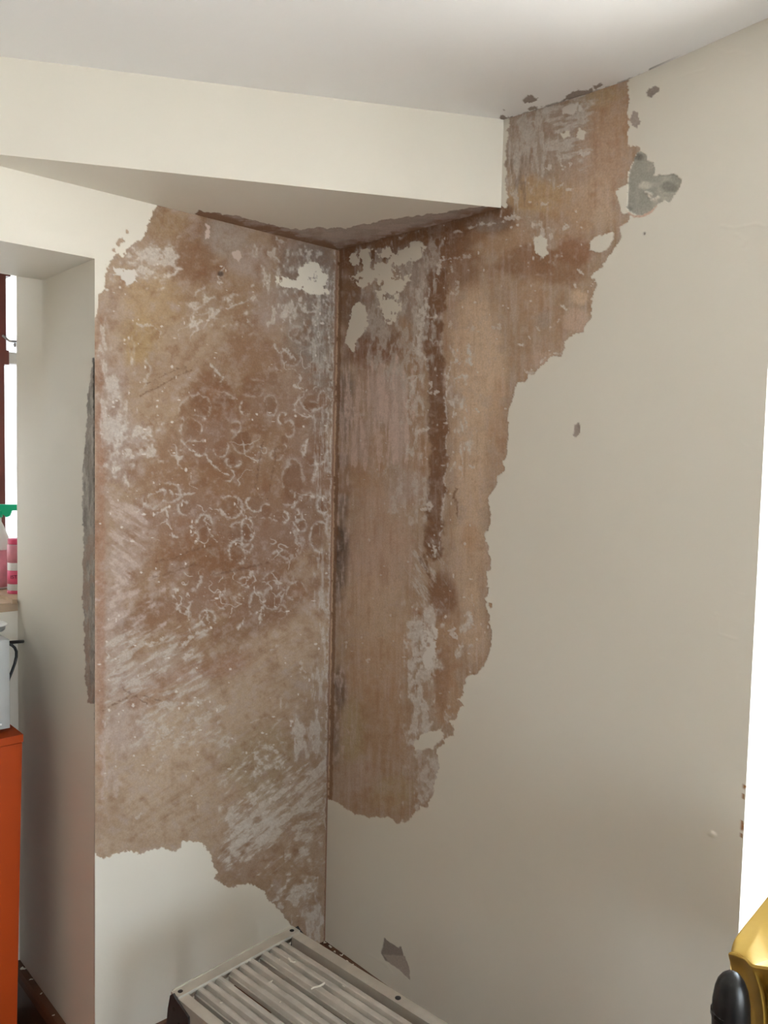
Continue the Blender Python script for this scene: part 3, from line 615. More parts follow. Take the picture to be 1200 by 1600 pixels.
    I([(545, 400), (560, 392), (590, 388), (608, 386), (625, 390), (640, 380), (656, 376), (664, 386), (660, 402), (646, 412), (638, 425), (640, 438), (628, 446), (626, 470), (622, 492), (612, 514), (602, 508), (592, 480), (586, 452), (590, 432), (578, 446), (560, 450), (548, 430)], 2, rag=3, fine=3, holes=.16, hseed=8)
    I([(552, 476), (562, 472), (572, 482), (574, 500), (566, 520), (556, 534), (554, 552), (548, 545), (540, 534), (545, 510), (548, 490)], 3, rag=2.5, fine=2.5)
    I([(921, 392), (923, 377), (936, 367), (959, 361), (959, 374), (949, 388), (936, 395), (928, 391)], 4, rag=1.5, fine=1.0)
    I([(836, 372), (846, 368), (854, 376), (856, 396), (848, 406), (842, 400), (836, 396)], 5, rag=3, fine=2, holes=.3)
    I([(966, 299), (978, 297), (981, 310), (976, 322), (982, 330), (974, 334), (968, 318)], 6, rag=1, fine=1)
    I([(876, 208), (890, 205), (892, 214), (880, 218)], 7, rag=1.5, fine=1.5)
    I([(905, 200), (915, 206), (912, 218), (900, 216)], 8, rag=1.5, fine=1.5)
    I([(880, 165), (905, 160), (915, 172), (895, 178), (882, 176)], 9, WHITE*1.05, rag=2, fine=2.5, holes=.25)
    I([(658, 985), (676, 975), (684, 985), (680, 1030), (668, 1052), (660, 1035), (664, 1010)], 10, WHITE*1.1, 3, 2.5, holes=.3)
    I([(660, 1145), (690, 1140), (694, 1152), (676, 1170), (648, 1172), (645, 1165)], 11, PAINT*.97, 2, 2)
    w.bmask = np.ones(X.size)
    # grey cement repair showing through beside the stripped column
    q = [(880, 520), (905, 515), (945, 540), (950, 560), (985, 575), (985, 650), (1000, 660), (1085, 640), (1110, 660), (1140, 680), (1125, 740), (1100, 775),
         (1080, 800), (1040, 800), (990, 840), (930, 890), (880, 890), (830, 850), (825, 780), (835, 690), (840, 630), (870, 570)]
    q = [(760+a*.2667, 100+b*.2667) for a, b in q]
    i, m = w.patch(q, 20, CEMENT, 1.6, 2.0, -.0014)
    w.put(i, m*np.clip(.6+1.2*w.w2[i], 0, 1)*.5, CEMENT*.62); w.put(i, m*np.clip(w.w1[i]*1.6, 0, 1)*.5, CEMENT*1.35)
    for a, b, c, d, cc, am in ((998, 246, 9, 7, CEMENT*.42, .8), (1046, 292, 14, 8, CEMENT*.5, .75), (984, 326, 5, 4, CEMENT*.5, .6), (1008, 290, 10, 8, CEMENT*1.5, .6)):
        j = w.near(a-30, a+30, b-30, b+30); r = np.hypot((w.X[j]-a)/c, (w.Y[j]-b)/d)+.4*w.w2[j]
        w.put(j, (1-sstep(.5, 1.2, r))*am*(w.lab[j] == 20), cc)
    w.ring(1022, 302, 9, 10, 1.8, .8, 0, PAINT, seed=4)
    w.patch([(980, 331), (990, 336), (1004, 336), (1018, 329), (1024, 322), (1030, 318), (1018, 333), (1004, 340), (990, 340)], 21, PINK*1.1, .8, .8, -.0006)
    # small chips elsewhere
    w.patch([(1009, 144), (1014, 138), (1024, 135), (1031, 137), (1029, 144), (1022, 148), (1018, 153), (1010, 151)], 22, GREY*.95, 1, 1.2)
    w.patch([(990, 172), (996, 175), (999, 190), (998, 205), (992, 200), (985, 192)], 23, GREY*1.25, 2, 2.5, -.0005)
    w.patch([(897, 664), (904, 660), (907, 666), (906, 676), (900, 683), (895, 680)], 24, GREY*1.2, 1, 1)
    w.patch([(600, 1466), (622, 1482), (626, 1478), (630, 1496), (637, 1512), (640, 1532), (628, 1520), (612, 1508), (600, 1500), (596, 1490)], 25, GREY*.9, 1, .8)
    i, m = w.patch([(598, 1492), (632, 1494), (638, 1512), (640, 1532), (626, 1518), (608, 1506)], 25, GREY*1.3, .8, .8)
    w.patch([(1005, 363), (1009, 363), (1009, 367), (1005, 367)], 26, BLACK, .5, .8, -.003)
    w.patch([(764, 943), (769, 942), (769, 949), (766, 950)], 27, MID, .5, .8)
    for q in ([(1161, 1226), (1167, 1227), (1167, 1232), (1161, 1232)], [(1159, 1240), (1164, 1240), (1162, 1249), (1159, 1246)],
              [(1157, 1282), (1163, 1281), (1163, 1296), (1160, 1300), (1156, 1294)], [(1157, 1302), (1160, 1302), (1160, 1310), (1157, 1309)]):
        w.patch(q, 28, np.array([.34, .15, .05]), .5, .8, -.0006)
    # ragged lines of old filler and bumps under the paint
    for st, wd, hh in [([(1125, 352), (1150, 356), (1180, 349), (1195, 352)], 2, .0008), ([(1150, 365), (1165, 375), (1160, 385)], 2, .0008), ([(1112, 70), (1135, 82), (1150, 80), (1170, 86)], 1.6, .0006), ([(1060, 120), (1100, 110)], 1.6, .0005),
                       ([(1160, 690), (1170, 700)], 2, .0008), ([(1140, 910), (1150, 925), (1165, 930)], 2, .0008), ([(1120, 960), (1125, 990), (1150, 1000)], 2, .0008), ([(1155, 1050), (1150, 1080)], 2, .0009),
                       ([(575, 1490), (600, 1505), (612, 1520)], 2, .0008), ([(1010, 300), (1018, 304)], 2, .0012)]:
        w.stroke(st, wd, PAINT*1.02, .6, .0, 2, hh, 1.6, free=True)
    j = w.near(1100, 1125, 1290, 1316); r = np.hypot((w.X[j]-1112), (w.Y[j]-1303)); w.h[j] += .0022*(1-sstep(2, 6, r))
    # slow hand-trowelled unevenness of the painted wall
    return w

us = joined(spaced(0, .97, .0024), spaced(.97, WIN2[0], .004), spaced(WIN2[0], WIN2[1], .3), spaced(WIN2[1], RRm, .4))
vs = joined(spaced(-.05, WIN2[2], .06), spaced(WIN2[2], WIN2[3], .0019), spaced(WIN2[3], 2.255, .0019), spaced(2.255, 2.34, .085))
U, V = np.meshgrid(us, vs, indexing='ij'); U = U.ravel(); V = V.ravel()
P = CN+U[:, None]*DR+V[:, None]*Z
X, Y = project(P)
dep = (P-EYE)@(MW@np.array([0, 0, 1.0])); bad = dep < .3
X[bad] = 9999; Y[bad] = 9999
wr = wear_right(X, Y)
wr.h += .0022*fbm(U*3.1, V*2.4, 7, 3)*sstep(0, .25, U)*(1-sstep(.8, 1.1, U))
wr.h *= sstep(0, .004, U)*(1-sstep(WIN2[0]-.004, WIN2[0], U))
BR = lambda a, z: CN+DR*a-NR*.34+Z*z
s0, s1, z0, z1 = WIN2
exR = quads((BR(-.35, -.05), BR(s0, -.05), BR(s0, 2.34), BR(-.35, 2.34)), (BR(s1, -.05), BR(RRm+.2, -.05), BR(RRm+.2, 2.34), BR(s1, 2.34)),
            (BR(s0, -.05), BR(s1, -.05), BR(s1, z0), BR(s0, z0)), (BR(s0, z1), BR(s1, z1), BR(s1, 2.34), BR(s0, 2.34)),
            *[(CN+DR*a+Z*b, CN+DR*c+Z*d, BR(c, d), BR(a, b)) for a, b, c, d in ((s0, z0, s0, z1), (s1, z0, s1, z1), (s0, z0, s1, z0), (s0, z1, s1, z1))])
keepR = face_keep(us, vs, WIN2)
wall_right = surface('wall_right', P, NR, (len(us), len(vs)), wr, keepR,
    {1: ('bare_plaster', 'stripped brown plaster with a dark vertical strip'), **{k: ('paint_remnant', None) for k in range(2, 12)},
     20: ('cement_patch', 'grey cement repair with ragged edge'), 21: ('plaster_chip', None), 22: ('plaster_chip', None), 23: ('plaster_chip', None), 24: ('plaster_chip', None),
     25: ('plaster_chip', 'angular chip of grey undercoat low on the wall'), 26: ('screw_hole', None), 27: ('plaster_chip', None), 28: ('rust_spot', 'rusty corner bead spots on the edge')}, exR, flip=True)
tag(wall_right, 'cream wall right of the corner, stripped beside the corner')

# ------------------------------------------------------------------ niche side wall with its torn strip
def wear_niche(X, Y):
    w = Wear(X, Y); w.bmask = np.ones(X.size)
    q = [(141, 575), (146, 566), (152, 560), (156, 1110), (150, 1099), (137, 1098), (137, 1078), (133, 1060), (132, 1000), (129, 930), (130, 850), (129, 790), (131, 720), (136, 640)]
    w.strip_paint(q, 2.0, 1.6, -.0006, np.array([.40, .355, .32]), 1); a = np.arange(X.size)
    w.flakes(q, 4, 30, -.05, np.array([.56, .53, .48]), .9, 301, soft=.2, edge=3)
    w.flakes(q, 3, 20, .1, np.array([.25, .225, .20]), .7, 302, edge=3)
    w.flakes([(128, 830), (152, 830), (152, 1100), (130, 1100)], 8, 30, -.1, PINK*1.05, .8, 303, edge=3)
    w.bmask = np.ones(X.size)
    w.stroke([(146, 560), (148.5, 700), (149, 900), (149.5, 1100), (149, 1330)], 2.4, BLACK*.6, .85, .0, .5, -.001)
    w.stroke([(148, 1345), (148, 1480), (147, 1600)], 1.2, GREY, .6, .1, .5, -.0005)
    return w
ss = joined(spaced(0, .09, .002), spaced(.09, .30, .03), spaced(.30, .5, .02))
vs = joined(spaced(-.05, .9, .05), spaced(.9, 1.75, .002), spaced(1.75, NICHE, .02), spaced(NICHE, 2.36, .1))
U, V = np.meshgrid(ss, vs, indexing='ij'); U = U.ravel(); V = V.ravel()
wz = sstep(1.42, NICHE, V); t = np.clip((U-.30)/.2, 0, 1)
so = U*(1-wz)+np.where(U > .3, .30+.007*t, U)*wz; of = .06*t*wz
P = ED+so[:, None]*S+of[:, None]*NS+V[:, None]*Z
X, Y = project(P); wn = wear_niche(X, Y); wn.h *= sstep(0, .002, U)
# the reveal behind the window edge, running out to the frame
WP = .88                                             # window plane, distance behind the niche mouth
jd = np.array([-.25, .968, 0.0])
def edge_pt(z):
    w_ = float(sstep(1.42, NICHE, np.array(z))); s_ = .5*(1-w_)+.307*w_
    return ED+S*s_+NS*(.06*w_)+Z*z
jq = []
ZT = float(on_plane(12, 426, ED+S*WP, S)[2])         # head of the window, above the lintel
zz = [1.10, 1.42, 1.5, 1.6, 1.7, 1.8, NICHE, ZT+.04]
def jend(p): return p+jd*((WP-(p-ED)@S)/(jd@S))
for a, b in zip(zz, zz[1:]):
    pa, pb = edge_pt(a), edge_pt(b); jq.append((pa, jend(pa), jend(pb), pb))
wall_niche = surface('wall_niche', P, NS, (len(ss), len(vs)), wn, None, {1: ('bare_plaster', 'grey torn strip along the niche edge')}, quads(*jq), flip=True)
tag(wall_niche, 'grey shaded side wall of the window niche')
# wall under the window, niche ceiling, far niche side
nq = lambda s_, o_, z_: ED+S*s_+NS*o_+Z*z_
NW = 1.6; WW = .40
qs = [(nq(.5, WW, 1.10), nq(.5, NW, 1.10), nq(.5, NW, ZT+.05), nq(.5, WW, ZT+.05)), (nq(.5, WW, 1.10), nq(WP+.06, WW+.1, 1.10), nq(WP+.06, WW+.1, ZT+.05), nq(.5, WW, ZT+.05)),
      (nq(.5, -.02, -.05), nq(.5, NW, -.05), nq(.5, NW, 1.10), nq(.5, -.02, 1.10)),
      (nq(.5, -.02, 1.10), nq(.5, NW, 1.10), nq(WP+.06, NW, 1.10), nq(WP+.06, -.5, 1.10)),
      (nq(0, NW, -.05), nq(WP+.06, NW, -.05), nq(WP+.06, NW, ZT+.05), nq(0, NW, ZT+.05))]
me = mesh_np('wall_window', *quads(*qs), smooth=False); wall_window = link(bpy.data.objects.new('wall_window', me)); tag(wall_window, 'pale wall under the window', kind='structure')
bm = bmesh.new()
obox(bm, ED, S, NS, Z, .001, .306, -.005, NW+.05, NICHE, 2.36); obox(bm, ED, S, NS, Z, .306, WP+.1, -.4, NW+.05, ZT, ZT+.1)
M_PLAIN = mat('cream_emulsion', tuple(PAINT), .5, var=.02, scale=6, bump=.15, bscale=60)
M_CEIL = mat('white_ceiling_paint', (.90, .885, .87), .55, var=.02, scale=5, bump=.15, bscale=50)
lintel = from_bm('trim_1', bm, M_PLAIN); tag(lintel, 'painted ceiling of the window niche', kind='structure')

# ------------------------------------------------------------------ ceiling, beam, floor, remaining walls
prof_s = [0, .45, .559, .675, .766, .842, .938, 1.02, 1.105, 1.4, 5]; prof_z = [2.238, 2.239, 2.239, 2.232, 2.228, 2.226, 2.231, 2.237, 2.243, 2.246, 2.246]
us = joined(spaced(-.35, .5, .05), spaced(.5, .9, .0025), spaced(.9, RRm, .06)); ts = joined(np.array([-.35, -.1, 0]), spaced(0, .13, .0025), spaced(.13, RL+.1, .06))
U, V = np.meshgrid(us, ts, indexing='ij'); U = U.ravel(); V = V.ravel()
zc = CEIL+(np.interp(U, prof_s, prof_z)-CEIL)*np.exp(-np.clip(V, 0, None)/.7)
roll = .010*np.exp(-((V-.62)/.22)**2)*sstep(.2, .8, U)
P = CN+U[:, None]*DR+V[:, None]*DL+(zc-roll*0)[:, None]*Z
X, Y = project(P); dep = (P-EYE)@(MW@np.array([0, 0, 1.0])); X[dep < .3] = 9999
wc = Wear(X, Y); wc.col[:] = np.array([.90, .885, .87]); wc.bmask = np.ones(X.size)
for q in ([(817, 156), (826, 151), (842, 152), (840, 158), (828, 162), (820, 160)], [(824, 170), (836, 164), (848, 166), (838, 170), (828, 173)],
          [(778, 184), (786, 178), (792, 182), (802, 182), (812, 184), (806, 190), (790, 192), (782, 190)], [(788, 172), (793, 172), (791, 175)],
          [(800, 186), (830, 176), (860, 166), (862, 172), (830, 184), (800, 194)], [(880, 154), (905, 140), (925, 138), (925, 148), (900, 152), (880, 158)],
          [(926, 134), (940, 129), (945, 134), (930, 140)]):
    w_ = wc.patch(q, 1, GREY*.95, 2.2, 2.2, .0004)
wc.stroke([(780, 190), (850, 168), (980, 126), (1060, 92), (1200, 30)], 2.0, GREY*.8, .7, .35, 1.2, .0003, free=True)
wc.stroke([(1015, 108), (1042, 98), (1060, 90)], 1.6, BLACK, .7, .1, 1.0, .0003, free=True)
ceiling = surface('ceiling', P, -Z, (len(us), len(ts)), wc, None, {1: ('plaster_chip', 'brown flecks where ceiling paint came away')},
    quads((CN-DR*.5-DL*.5+Z*2.5, CN+DR*(RRm+.3)-DL*.5+Z*2.5, CN+DR*(RRm+.3)+DL*(RL+.3)+Z*2.5, CN-DR*.5+DL*(RL+.3)+Z*2.5)))
tag(ceiling, 'uneven white ceiling')

# boxed-in beam running from the right wall across to the left wall
PB = on_plane(783, 325, CN, NR); PB[2] = 0; NB = np.array([-DB[1], DB[0], 0]); NB = NB if NB[1] < 0 else -NB
tl = ((PB-CN)@NL)/(DB@NL); PT = PB-DB*tl          # where the beam face meets the left wall
PTe = PT
CS = CN+Z*0
def wear_soffit(X, Y):
    w = Wear(X, Y)
    w.strip_paint([(306, 334), (312, 329), (345, 333), (400, 345), (440, 355), (470, 359), (500, 356), (540, 356), (600, 344), (650, 337), (700, 331), (735, 324), (770, 320), (800, 322), (800, 420), (400, 420)], 2.0, 1.4, -.0005, GREY*1.2, 1)
    a = np.arange(X.size)
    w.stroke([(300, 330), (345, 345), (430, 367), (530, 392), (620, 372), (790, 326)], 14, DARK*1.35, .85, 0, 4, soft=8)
    w.flakes([(340, 335), (470, 358), (540, 355), (740, 322), (740, 340), (530, 388)], 26, 4, -.15, LILAC*1.12, .8, 401, edge=4, soft=.3)
    w.put(a, np.clip(w.w2, 0, 1)*.4*w.bmask, MID)
    w.stroke([(755, 321), (785, 326)], 5, BLACK, .8, .1, 1.5, free=True)
    return w
ua = spaced(0, 1, 1/420.); va = joined(np.array([0, .004]), spaced(.004, 1, .004))
U, V = np.meshgrid(ua, va, indexing='ij'); U = U.ravel(); V = V.ravel()
Psof = CN+V[:, None]*((1-U)[:, None]*(PT-CN)+U[:, None]*(PB-CN))
zsof = SOF+(2.053-SOF)*U*V
Psof = Psof+Z*zsof[:, None]
X, Y = project(Psof); ws = wear_soffit(X, Y); ws.h *= 0
zt = 2.30
def fz(p, z): q = np.array(p); q[2] = z; return q
gridu = np.linspace(0, 1, 30); fq = []
for a, b in zip(gridu, gridu[1:]):
    pa, pb = PT+(PB-PT)*a, PT+(PB-PT)*b
    za, zb = SOF+(2.053-SOF)*a, SOF+(2.053-SOF)*b
    fq.append((fz(pa, za), fz(pb, zb), fz(pb, zt), fz(pa, zt)))
beam = surface('ceiling_beam', Psof, -Z, (len(ua), len(va)), ws, None, {1: ('bare_plaster', 'stripped band along the back of the beam underside')}, quads(*fq))
tag(beam, 'cream boxed-in beam crossing the corner under the ceiling')

# floor boards
floor = bpy.data.objects.new('floor', None); link(floor); tag(floor, 'brown wooden floor', kind='structure')
bm = bmesh.new(); obox(bm, CN, DR, DL, Z, -1.2, RRm+.2, -.5, RL+.2, -.06, -.012)
from_bm('subfloor', bm, M_FLOOR, floor)
for k in range(27):
    bm = bmesh.new(); obox(bm, CN, DR, DL, Z, -.46 if .02+k*.122 > SED and .02+k*.122+.119 < SED+NW else .0, RRm, .02+k*.122, .02+k*.122+.119, -.012, 0)
    from_bm('floorboard', bm, M_FLOOR, floor)

def plain_wall(name, O, A, NI, length, hole, label):
    """wall behind the camera with one window opening; hole = a0,a1,z0,z1"""
    a0, a1, z0_, z1_ = hole; P_ = lambda a, z, d=0: O+A*a+Z*z-NI*d
    q = []
    for d in (0, .3):
        q += [(P_(0, -.05, d), P_(a0, -.05, d), P_(a0, 2.34, d), P_(0, 2.34, d)), (P_(a1, -.05, d), P_(length, -.05, d), P_(length, 2.34, d), P_(a1, 2.34, d)),
              (P_(a0, -.05, d), P_(a1, -.05, d), P_(a1, z0_, d), P_(a0, z0_, d)), (P_(a0, z1_, d), P_(a1, z1_, d), P_(a1, 2.34, d), P_(a0, 2.34, d))]
    q += [(P_(a, b), P_(c, d), P_(c, d, .3), P_(a, b, .3)) for a, b, c, d in ((a0, z0_, a0, z1_), (a1, z0_, a1, z1_), (a0, z0_, a1, z0_), (a0, z1_, a1, z1_))]
    o = link(bpy.data.objects.new(name, mesh_np(name, *quads(*q), smooth=False))); tag(o, label, kind='structure'); return o
HB = (.12, 1.5, .6, 1.8)
plain_wall('wall_back', CN+DR*RRm-DL*.1, DL, -DR, RL+.2, HB, 'cream wall behind the camera')
# wall on the far left of the room (only beyond the niche), made dark to cut bounce
q = [(CN+DL*RL-DR*.1-Z*.05, CN+DL*RL+DR*(RRm+.1)-Z*.05, CN+DL*RL+DR*(RRm+.1)+Z*2.34, CN+DL*RL-DR*.1+Z*2.34)]
o = link(bpy.data.objects.new('wall_far', mesh_np('wall_far', *quads(*q), smooth=False, material=mat('brown_panelling', (.33, .26, .205), .6, var=.2, scale=6)))); tag(o, 'unseen far left wall, made dark brown to cut bounced light', kind='structure')
# left wall beyond the niche
q = [(CN+DL*(SED+NW)+Z*-.05, CN+DL*(RL+.1)+Z*-.05, CN+DL*(RL+.1)+Z*2.0, CN+DL*(SED+NW)+Z*2.0)]
o = link(bpy.data.objects.new('wall_left_end', mesh_np('wall_left_end', *quads(*q), smooth=False))); tag(o, 'cream wall beyond the niche', kind='structure')

# outside: pale paving around the house; wall added to dim the niche window
bm = bmesh.new(); obox(bm, np.zeros(3), np.array([1.0, 0, 0]), np.array([0, 1.0, 0]), Z, -40, 40, -40, 40, -.30, -.18)
tag(from_bm('ground', bm, mat('pale_paving', (.50, .49, .47), .8, var=.15, scale=3)), 'pale paving outside the house', kind='structure')
bm = bmesh.new(); obox(bm, ED, S, NS, Z, WP+.95, WP+1.12, -1.6, 3.2, -.18, 3.6)
tag(from_bm('blocking_wall', bm, mat('blocking_wall_grey', (.37, .365, .36), .8, var=.05, scale=8)), 'grey wall added outside the niche window to cut its light', kind='structure')

# skirting boards
def skirt(name, O, A, NI, a0, a1, h, th, label):
    bm = bmesh.new()
    ring = [O+A*a0+NI*x+Z*z for x, z in ((-.001, 0), (th, 0), (th, h-.018), (th-.004, h-.006), (th-.010, h), (-.001, h))]
    prism(bm, ring, A*(a1-a0)); o = from_bm(name, bm, M_WOOD); tag(o, label, kind='structure'); return o
skirt('baseboard_right', CN, DR, NR, .0, s0, .15, .022, 'brown skirting board along the right wall')
skirt('baseboard_left', CN, DL, NL, .0, SED+.02, .15, .022, 'brown skirting board along the left wall')
skirt('baseboard_niche', ED, S, NS, -.02, .5, .125, .026, 'brown skirting board along the niche side')

# ------------------------------------------------------------------ windows
def portal(O, A, NI, a0, a1, z0_, z1_, d):
    ld = bpy.data.lights.new('daylight_portal', 'AREA'); ld.shape = 'RECTANGLE'; ld.size = a1-a0; ld.size_y = z1_-z0_; ld.cycles.is_portal = True
    o = bpy.data.objects.new('daylight_portal', ld); link(o)
    c = O+A*(a0+a1)/2+Z*(z0_+z1_)/2-NI*d
    x = Vector(A).normalized(); zax = Vector(-NI).normalized(); y = zax.cross(x)
    m = Matrix((x, y, zax)).transposed().to_4x4(); m.translation = Vector(c); o.matrix_world = m
def window(name, O, A, NI, a0, a1, z0_, z1_, d, label, mull=1):
    root = bpy.data.objects.new(name, None); link(root); root.location = Vector(O+A*(a0+a1)/2+Z*z0_-NI*d); tag(root, label, kind='structure')
    B_ = -NI; w_ = .05
    def bar(nm, x0, x1, y0, y1): 
        bm = bmesh.new(); obox(bm, O, A, Z, B_, x0, x1, y0, y1, d-.025, d+.025); return from_bm(nm, bm, M_FRAME, root, bevel=.004)
    bar('stile', a0, a0+w_, z0_, z1_); bar('stile', a1-w_, a1, z0_, z1_); bar('rail', a0+w_, a1-w_, z0_, z0_+w_); bar('rail', a0+w_, a1-w_, z1_-w_, z1_)
    am = (a0+a1)/2
    bar('mullion', am-.03, am+.03, z0_+w_, z1_-w_)
    for x0, x1 in ((a0+w_, am-.03), (am+.03, a1-w_)):
        bm = bmesh.new(); obox(bm, O, A, Z, B_, x0, x1, z0_+w_, z1_-w_, d-.002, d+.002); from_bm('pane', bm, M_GLASS, root)
    return root
window('door_1', CN, DR, NR, s0, s1, z0, z1, .28, 'glazed door beyond the right wall edge'); portal(CN, DR, NR, s0, s1, z0, z1, .33)
window('fill_window', CN+DR*RRm-DL*.1, DL, -DR, *HB, .25, 'unseen window added behind the camera as fill light'); portal(CN+DR*RRm-DL*.1, DL, -DR, *HB, .29)  # made-up window, added to light the left wall and beam

# niche window: oxblood frame, pale transom, glass
PW = ED+S*WP; WWf = WW+.1
def wq(px, py):
    p = on_plane(px, py, PW, S); return float((p-ED)@NS), float(p[2])
win1 = bpy.data.objects.new('window_1', None); link(win1); win1.location = Vector(nq(WP, .4, 1.1)); tag(win1, 'overexposed window with oxblood frame in the left niche', kind='structure')
xr = wq(27, 700)[0]-.03
def bar(nm, x0, x1, y0, y1, m=M_FRAME, d0=-.03, d1=.03):
    bm = bmesh.new(); obox(bm, ED, NS, Z, S, x0, x1, y0, y1, WP+d0, WP+d1); return from_bm(nm, bm, m, win1, bevel=.004)
ztr0, ztr1 = wq(10, 571)[1], wq(10, 549)[1]
xm = wq(4.5, 500)[0]; xm2 = wq(2.5, 680)[0]
bar('stile', xm, xm+.055, ztr1, ZT); bar('stile', xm2, xm2+.055, 1.10, ztr0)
bar('stile', -.45, xr, 1.10, ZT); bar('stile', WWf-.06, WWf, 1.10, ZT)
bar('transom', wq(9, 560)[0], WWf-.06, ztr0, ztr1); bar('transom', xr, wq(9, 560)[0], ztr0+.004, ztr1-.004, M_WHITEPL, -.024, .024)
bar('head', wq(11, 430)[0], WWf-.06, wq(8, 434)[1], ZT); bar('bottom_rail', xr, WWf-.06, 1.10, 1.125, M_FRAME)
for x0, x1, y0, y1 in ((xr, xm, ztr1, ZT), (xm+.055, WWf-.06, ztr1, ZT), (xr, xm2, 1.125, ztr0), (xm2+.055, WWf-.06, 1.125, ztr0)):
    bm = bmesh.new(); obox(bm, ED, NS, Z, S, x0, x1, y0, y1, WP-.002, WP+.002); from_bm('pane', bm, M_GLASS, win1)
pw = lambda px, py, d=.06: on_plane(px, py, PW-S*d, S)
bm = bmesh.new(); tube(bm, [pw(4, 524), pw(15, 533), pw(27, 533.5)], .0035, 8); from_bm('casement_stay', bm, M_METAL, win1, True)
bm = bmesh.new(); tube(bm, [pw(24, 536), pw(23, 539), pw(24.5, 542)], .004, 8); from_bm('stay_pin', bm, M_METAL, win1, True)
# broken-edged pine sill board
ZS = 1.118
ring = [on_z(-60, 905, ZS), on_z(-10, 919, ZS), on_z(14, 920, ZS), on_z(27.5, 925, ZS), on_z(26.5, 937, ZS), on_z(19, 937, ZS), on_z(8, 931, ZS), on_z(0, 929, ZS), on_z(-60, 922, ZS)]
bm = bmesh.new(); prism(bm, ring[::-1], np.array([0, 0, -.012])); from_bm('sill', bm, M_SILL, win1, bevel=.002)
bm = bmesh.new(); obox(bm, ED, NS, Z, S, -.02, WWf, 1.085, 1.108, .498, WP+.05); from_bm('sill_bed', bm, M_SILL, win1)
portal(ED, NS, -S, -.3, WWf, 1.1, ZT, WP+.1)

# ------------------------------------------------------------------ orange cabinet, microwave, lead
KC = on_z(36, 1147, .85); sK = float((KC-ED)@S); oK = float((KC-ED)@NS)
pb = on_plane(27.5, 1600, nq(sK, 0, 0), S); ob = oK+(float((pb-ED)@NS)-oK)*(.85/(.85-pb[2]))
oE = .62
cab = empty('cabinet', nq(sK+.13, (oK+oE)/2, 0), 'orange painted cabinet in the window niche under the microwave', 'cabinet')
def leanbox(bm, s_0, s_1, z_0, z_1, i0=0.0, i1=0.0):
    lf = lambda z: oK+(ob-oK)*(1-z/.85)+i0
    hexa(bm, [nq(s_0, lf(z_0), z_0), nq(s_1, lf(z_0), z_0), nq(s_1, oE-i1, z_0), nq(s_0, oE-i1, z_0),
              nq(s_0, lf(z_1), z_1), nq(s_1, lf(z_1), z_1), nq(s_1, oE-i1, z_1), nq(s_0, oE-i1, z_1)])
bm = bmesh.new(); leanbox(bm, sK+.02, .47, 0, .832); from_bm('carcass', bm, M_ORANGE, cab, bevel=.002)
bm = bmesh.new(); leanbox(bm, sK-.002, .475, .832, .85); from_bm('top_panel', bm, M_ORANGE, cab, bevel=.002)
bm = bmesh.new(); leanbox(bm, sK, sK+.0195, .07, .830, .0015, .002); door = from_bm('door', bm, M_ORANGE, cab, bevel=.002)
bm = bmesh.new(); lathe(bm, nq(sK, oE-.06, .48), [(.004, 0), (.006, .012), (.014, .018), (.013, .026), (.004, .03)], 16, -S, ux=Z); from_bm('knob', bm, M_BLACK, door, True)
bm = bmesh.new(); lathe(bm, on_plane(6.5, 1158, nq(sK, 0, 0), S), [(.0025, -.0005), (.0025, .0006)], 10, -S, ux=Z); from_bm('screw', bm, M_HOLE, door)

KM = on_z(15.6, 1141, .856); sM = float((KM-ED)@S); oM = float((KM-ED)@NS)
zM = float(on_plane(17.4, 999, KM, S)[2])
mw = empty('microwave', nq(sM+.09, (oM+oE)/2, .85), 'silver grey microwave oven on the orange cabinet', 'microwave')
bm = bmesh.new(); obox(bm, ED, S, NS, Z, sM, .465, oM, oE, .862, zM); from_bm('casing', bm, M_STEEL, mw, bevel=.006)
bm = bmesh.new(); obox(bm, ED, S, NS, Z, sM-.012, sM, oM+.08, oE-.03, .885, zM-.02); md = from_bm('door', bm, M_BLACK, mw, bevel=.003)
for a in (oM+.03, oE-.04):
    bm = bmesh.new(); lathe(bm, nq(sM+.03, a, .8502), [(.012, 0), (.012, .0118)], 14); from_bm('foot', bm, M_BLACK, mw)
bm = bmesh.new(); tube(bm, [on_plane(-4, 1133, KM-S*.001, S), on_plane(2.5, 1132, KM-S*.001, S)], .0025, 8); from_bm('badge', bm, M_WHITEPL, mw, True)
# white lidded dish on the microwave
DS = on_z(-9, 984, zM+.004)
tray = empty('dish', DS, 'white lidded dish on top of the microwave', 'dish')
bm = bmesh.new(); lathe(bm, fz(DS, zM+.0005), [(.020, 0), (.024, .004), (.025, .014)], 28); from_bm('bowl', bm, M_STEEL, tray, True)
bm = bmesh.new(); lathe(bm, fz(DS, zM+.0145), [(.028, 0), (.029, .003), (.024, .007), (.008, .010), (.004, .011)], 28); from_bm('lid', bm, M_WHITEPL, tray, True)
# black plug and lead between the microwave and the niche wall
pl0 = on_plane(35.5, 1002.2, ED+NS*.003, NS)
lead = empty('power_lead', pl0, 'black plug and curling lead beside the microwave', 'cable')
q0 = on_plane(14, 1004, nq(.33, 0, 0), S)
bm = bmesh.new(); tube(bm, [q0, pl0-(pl0-q0)*.08, pl0], [.0042, .0042, .0046], 12); from_bm('plug', bm, M_BLACK, lead, True)
lq = lambda a, b: on_plane(a, b, nq(.33, 0, 0), S)
from_pts = [lq(14, 1006), lq(19, 1008.5), lq(23, 1012), lq(25.6, 1018), lq(25.6, 1026), lq(23, 1037), lq(19, 1048), lq(14, 1060), lq(10, 1075)]
bm = bmesh.new(); tube(bm, from_pts, .0034, 10); from_bm('cable', bm, M_BLACK, lead, True)

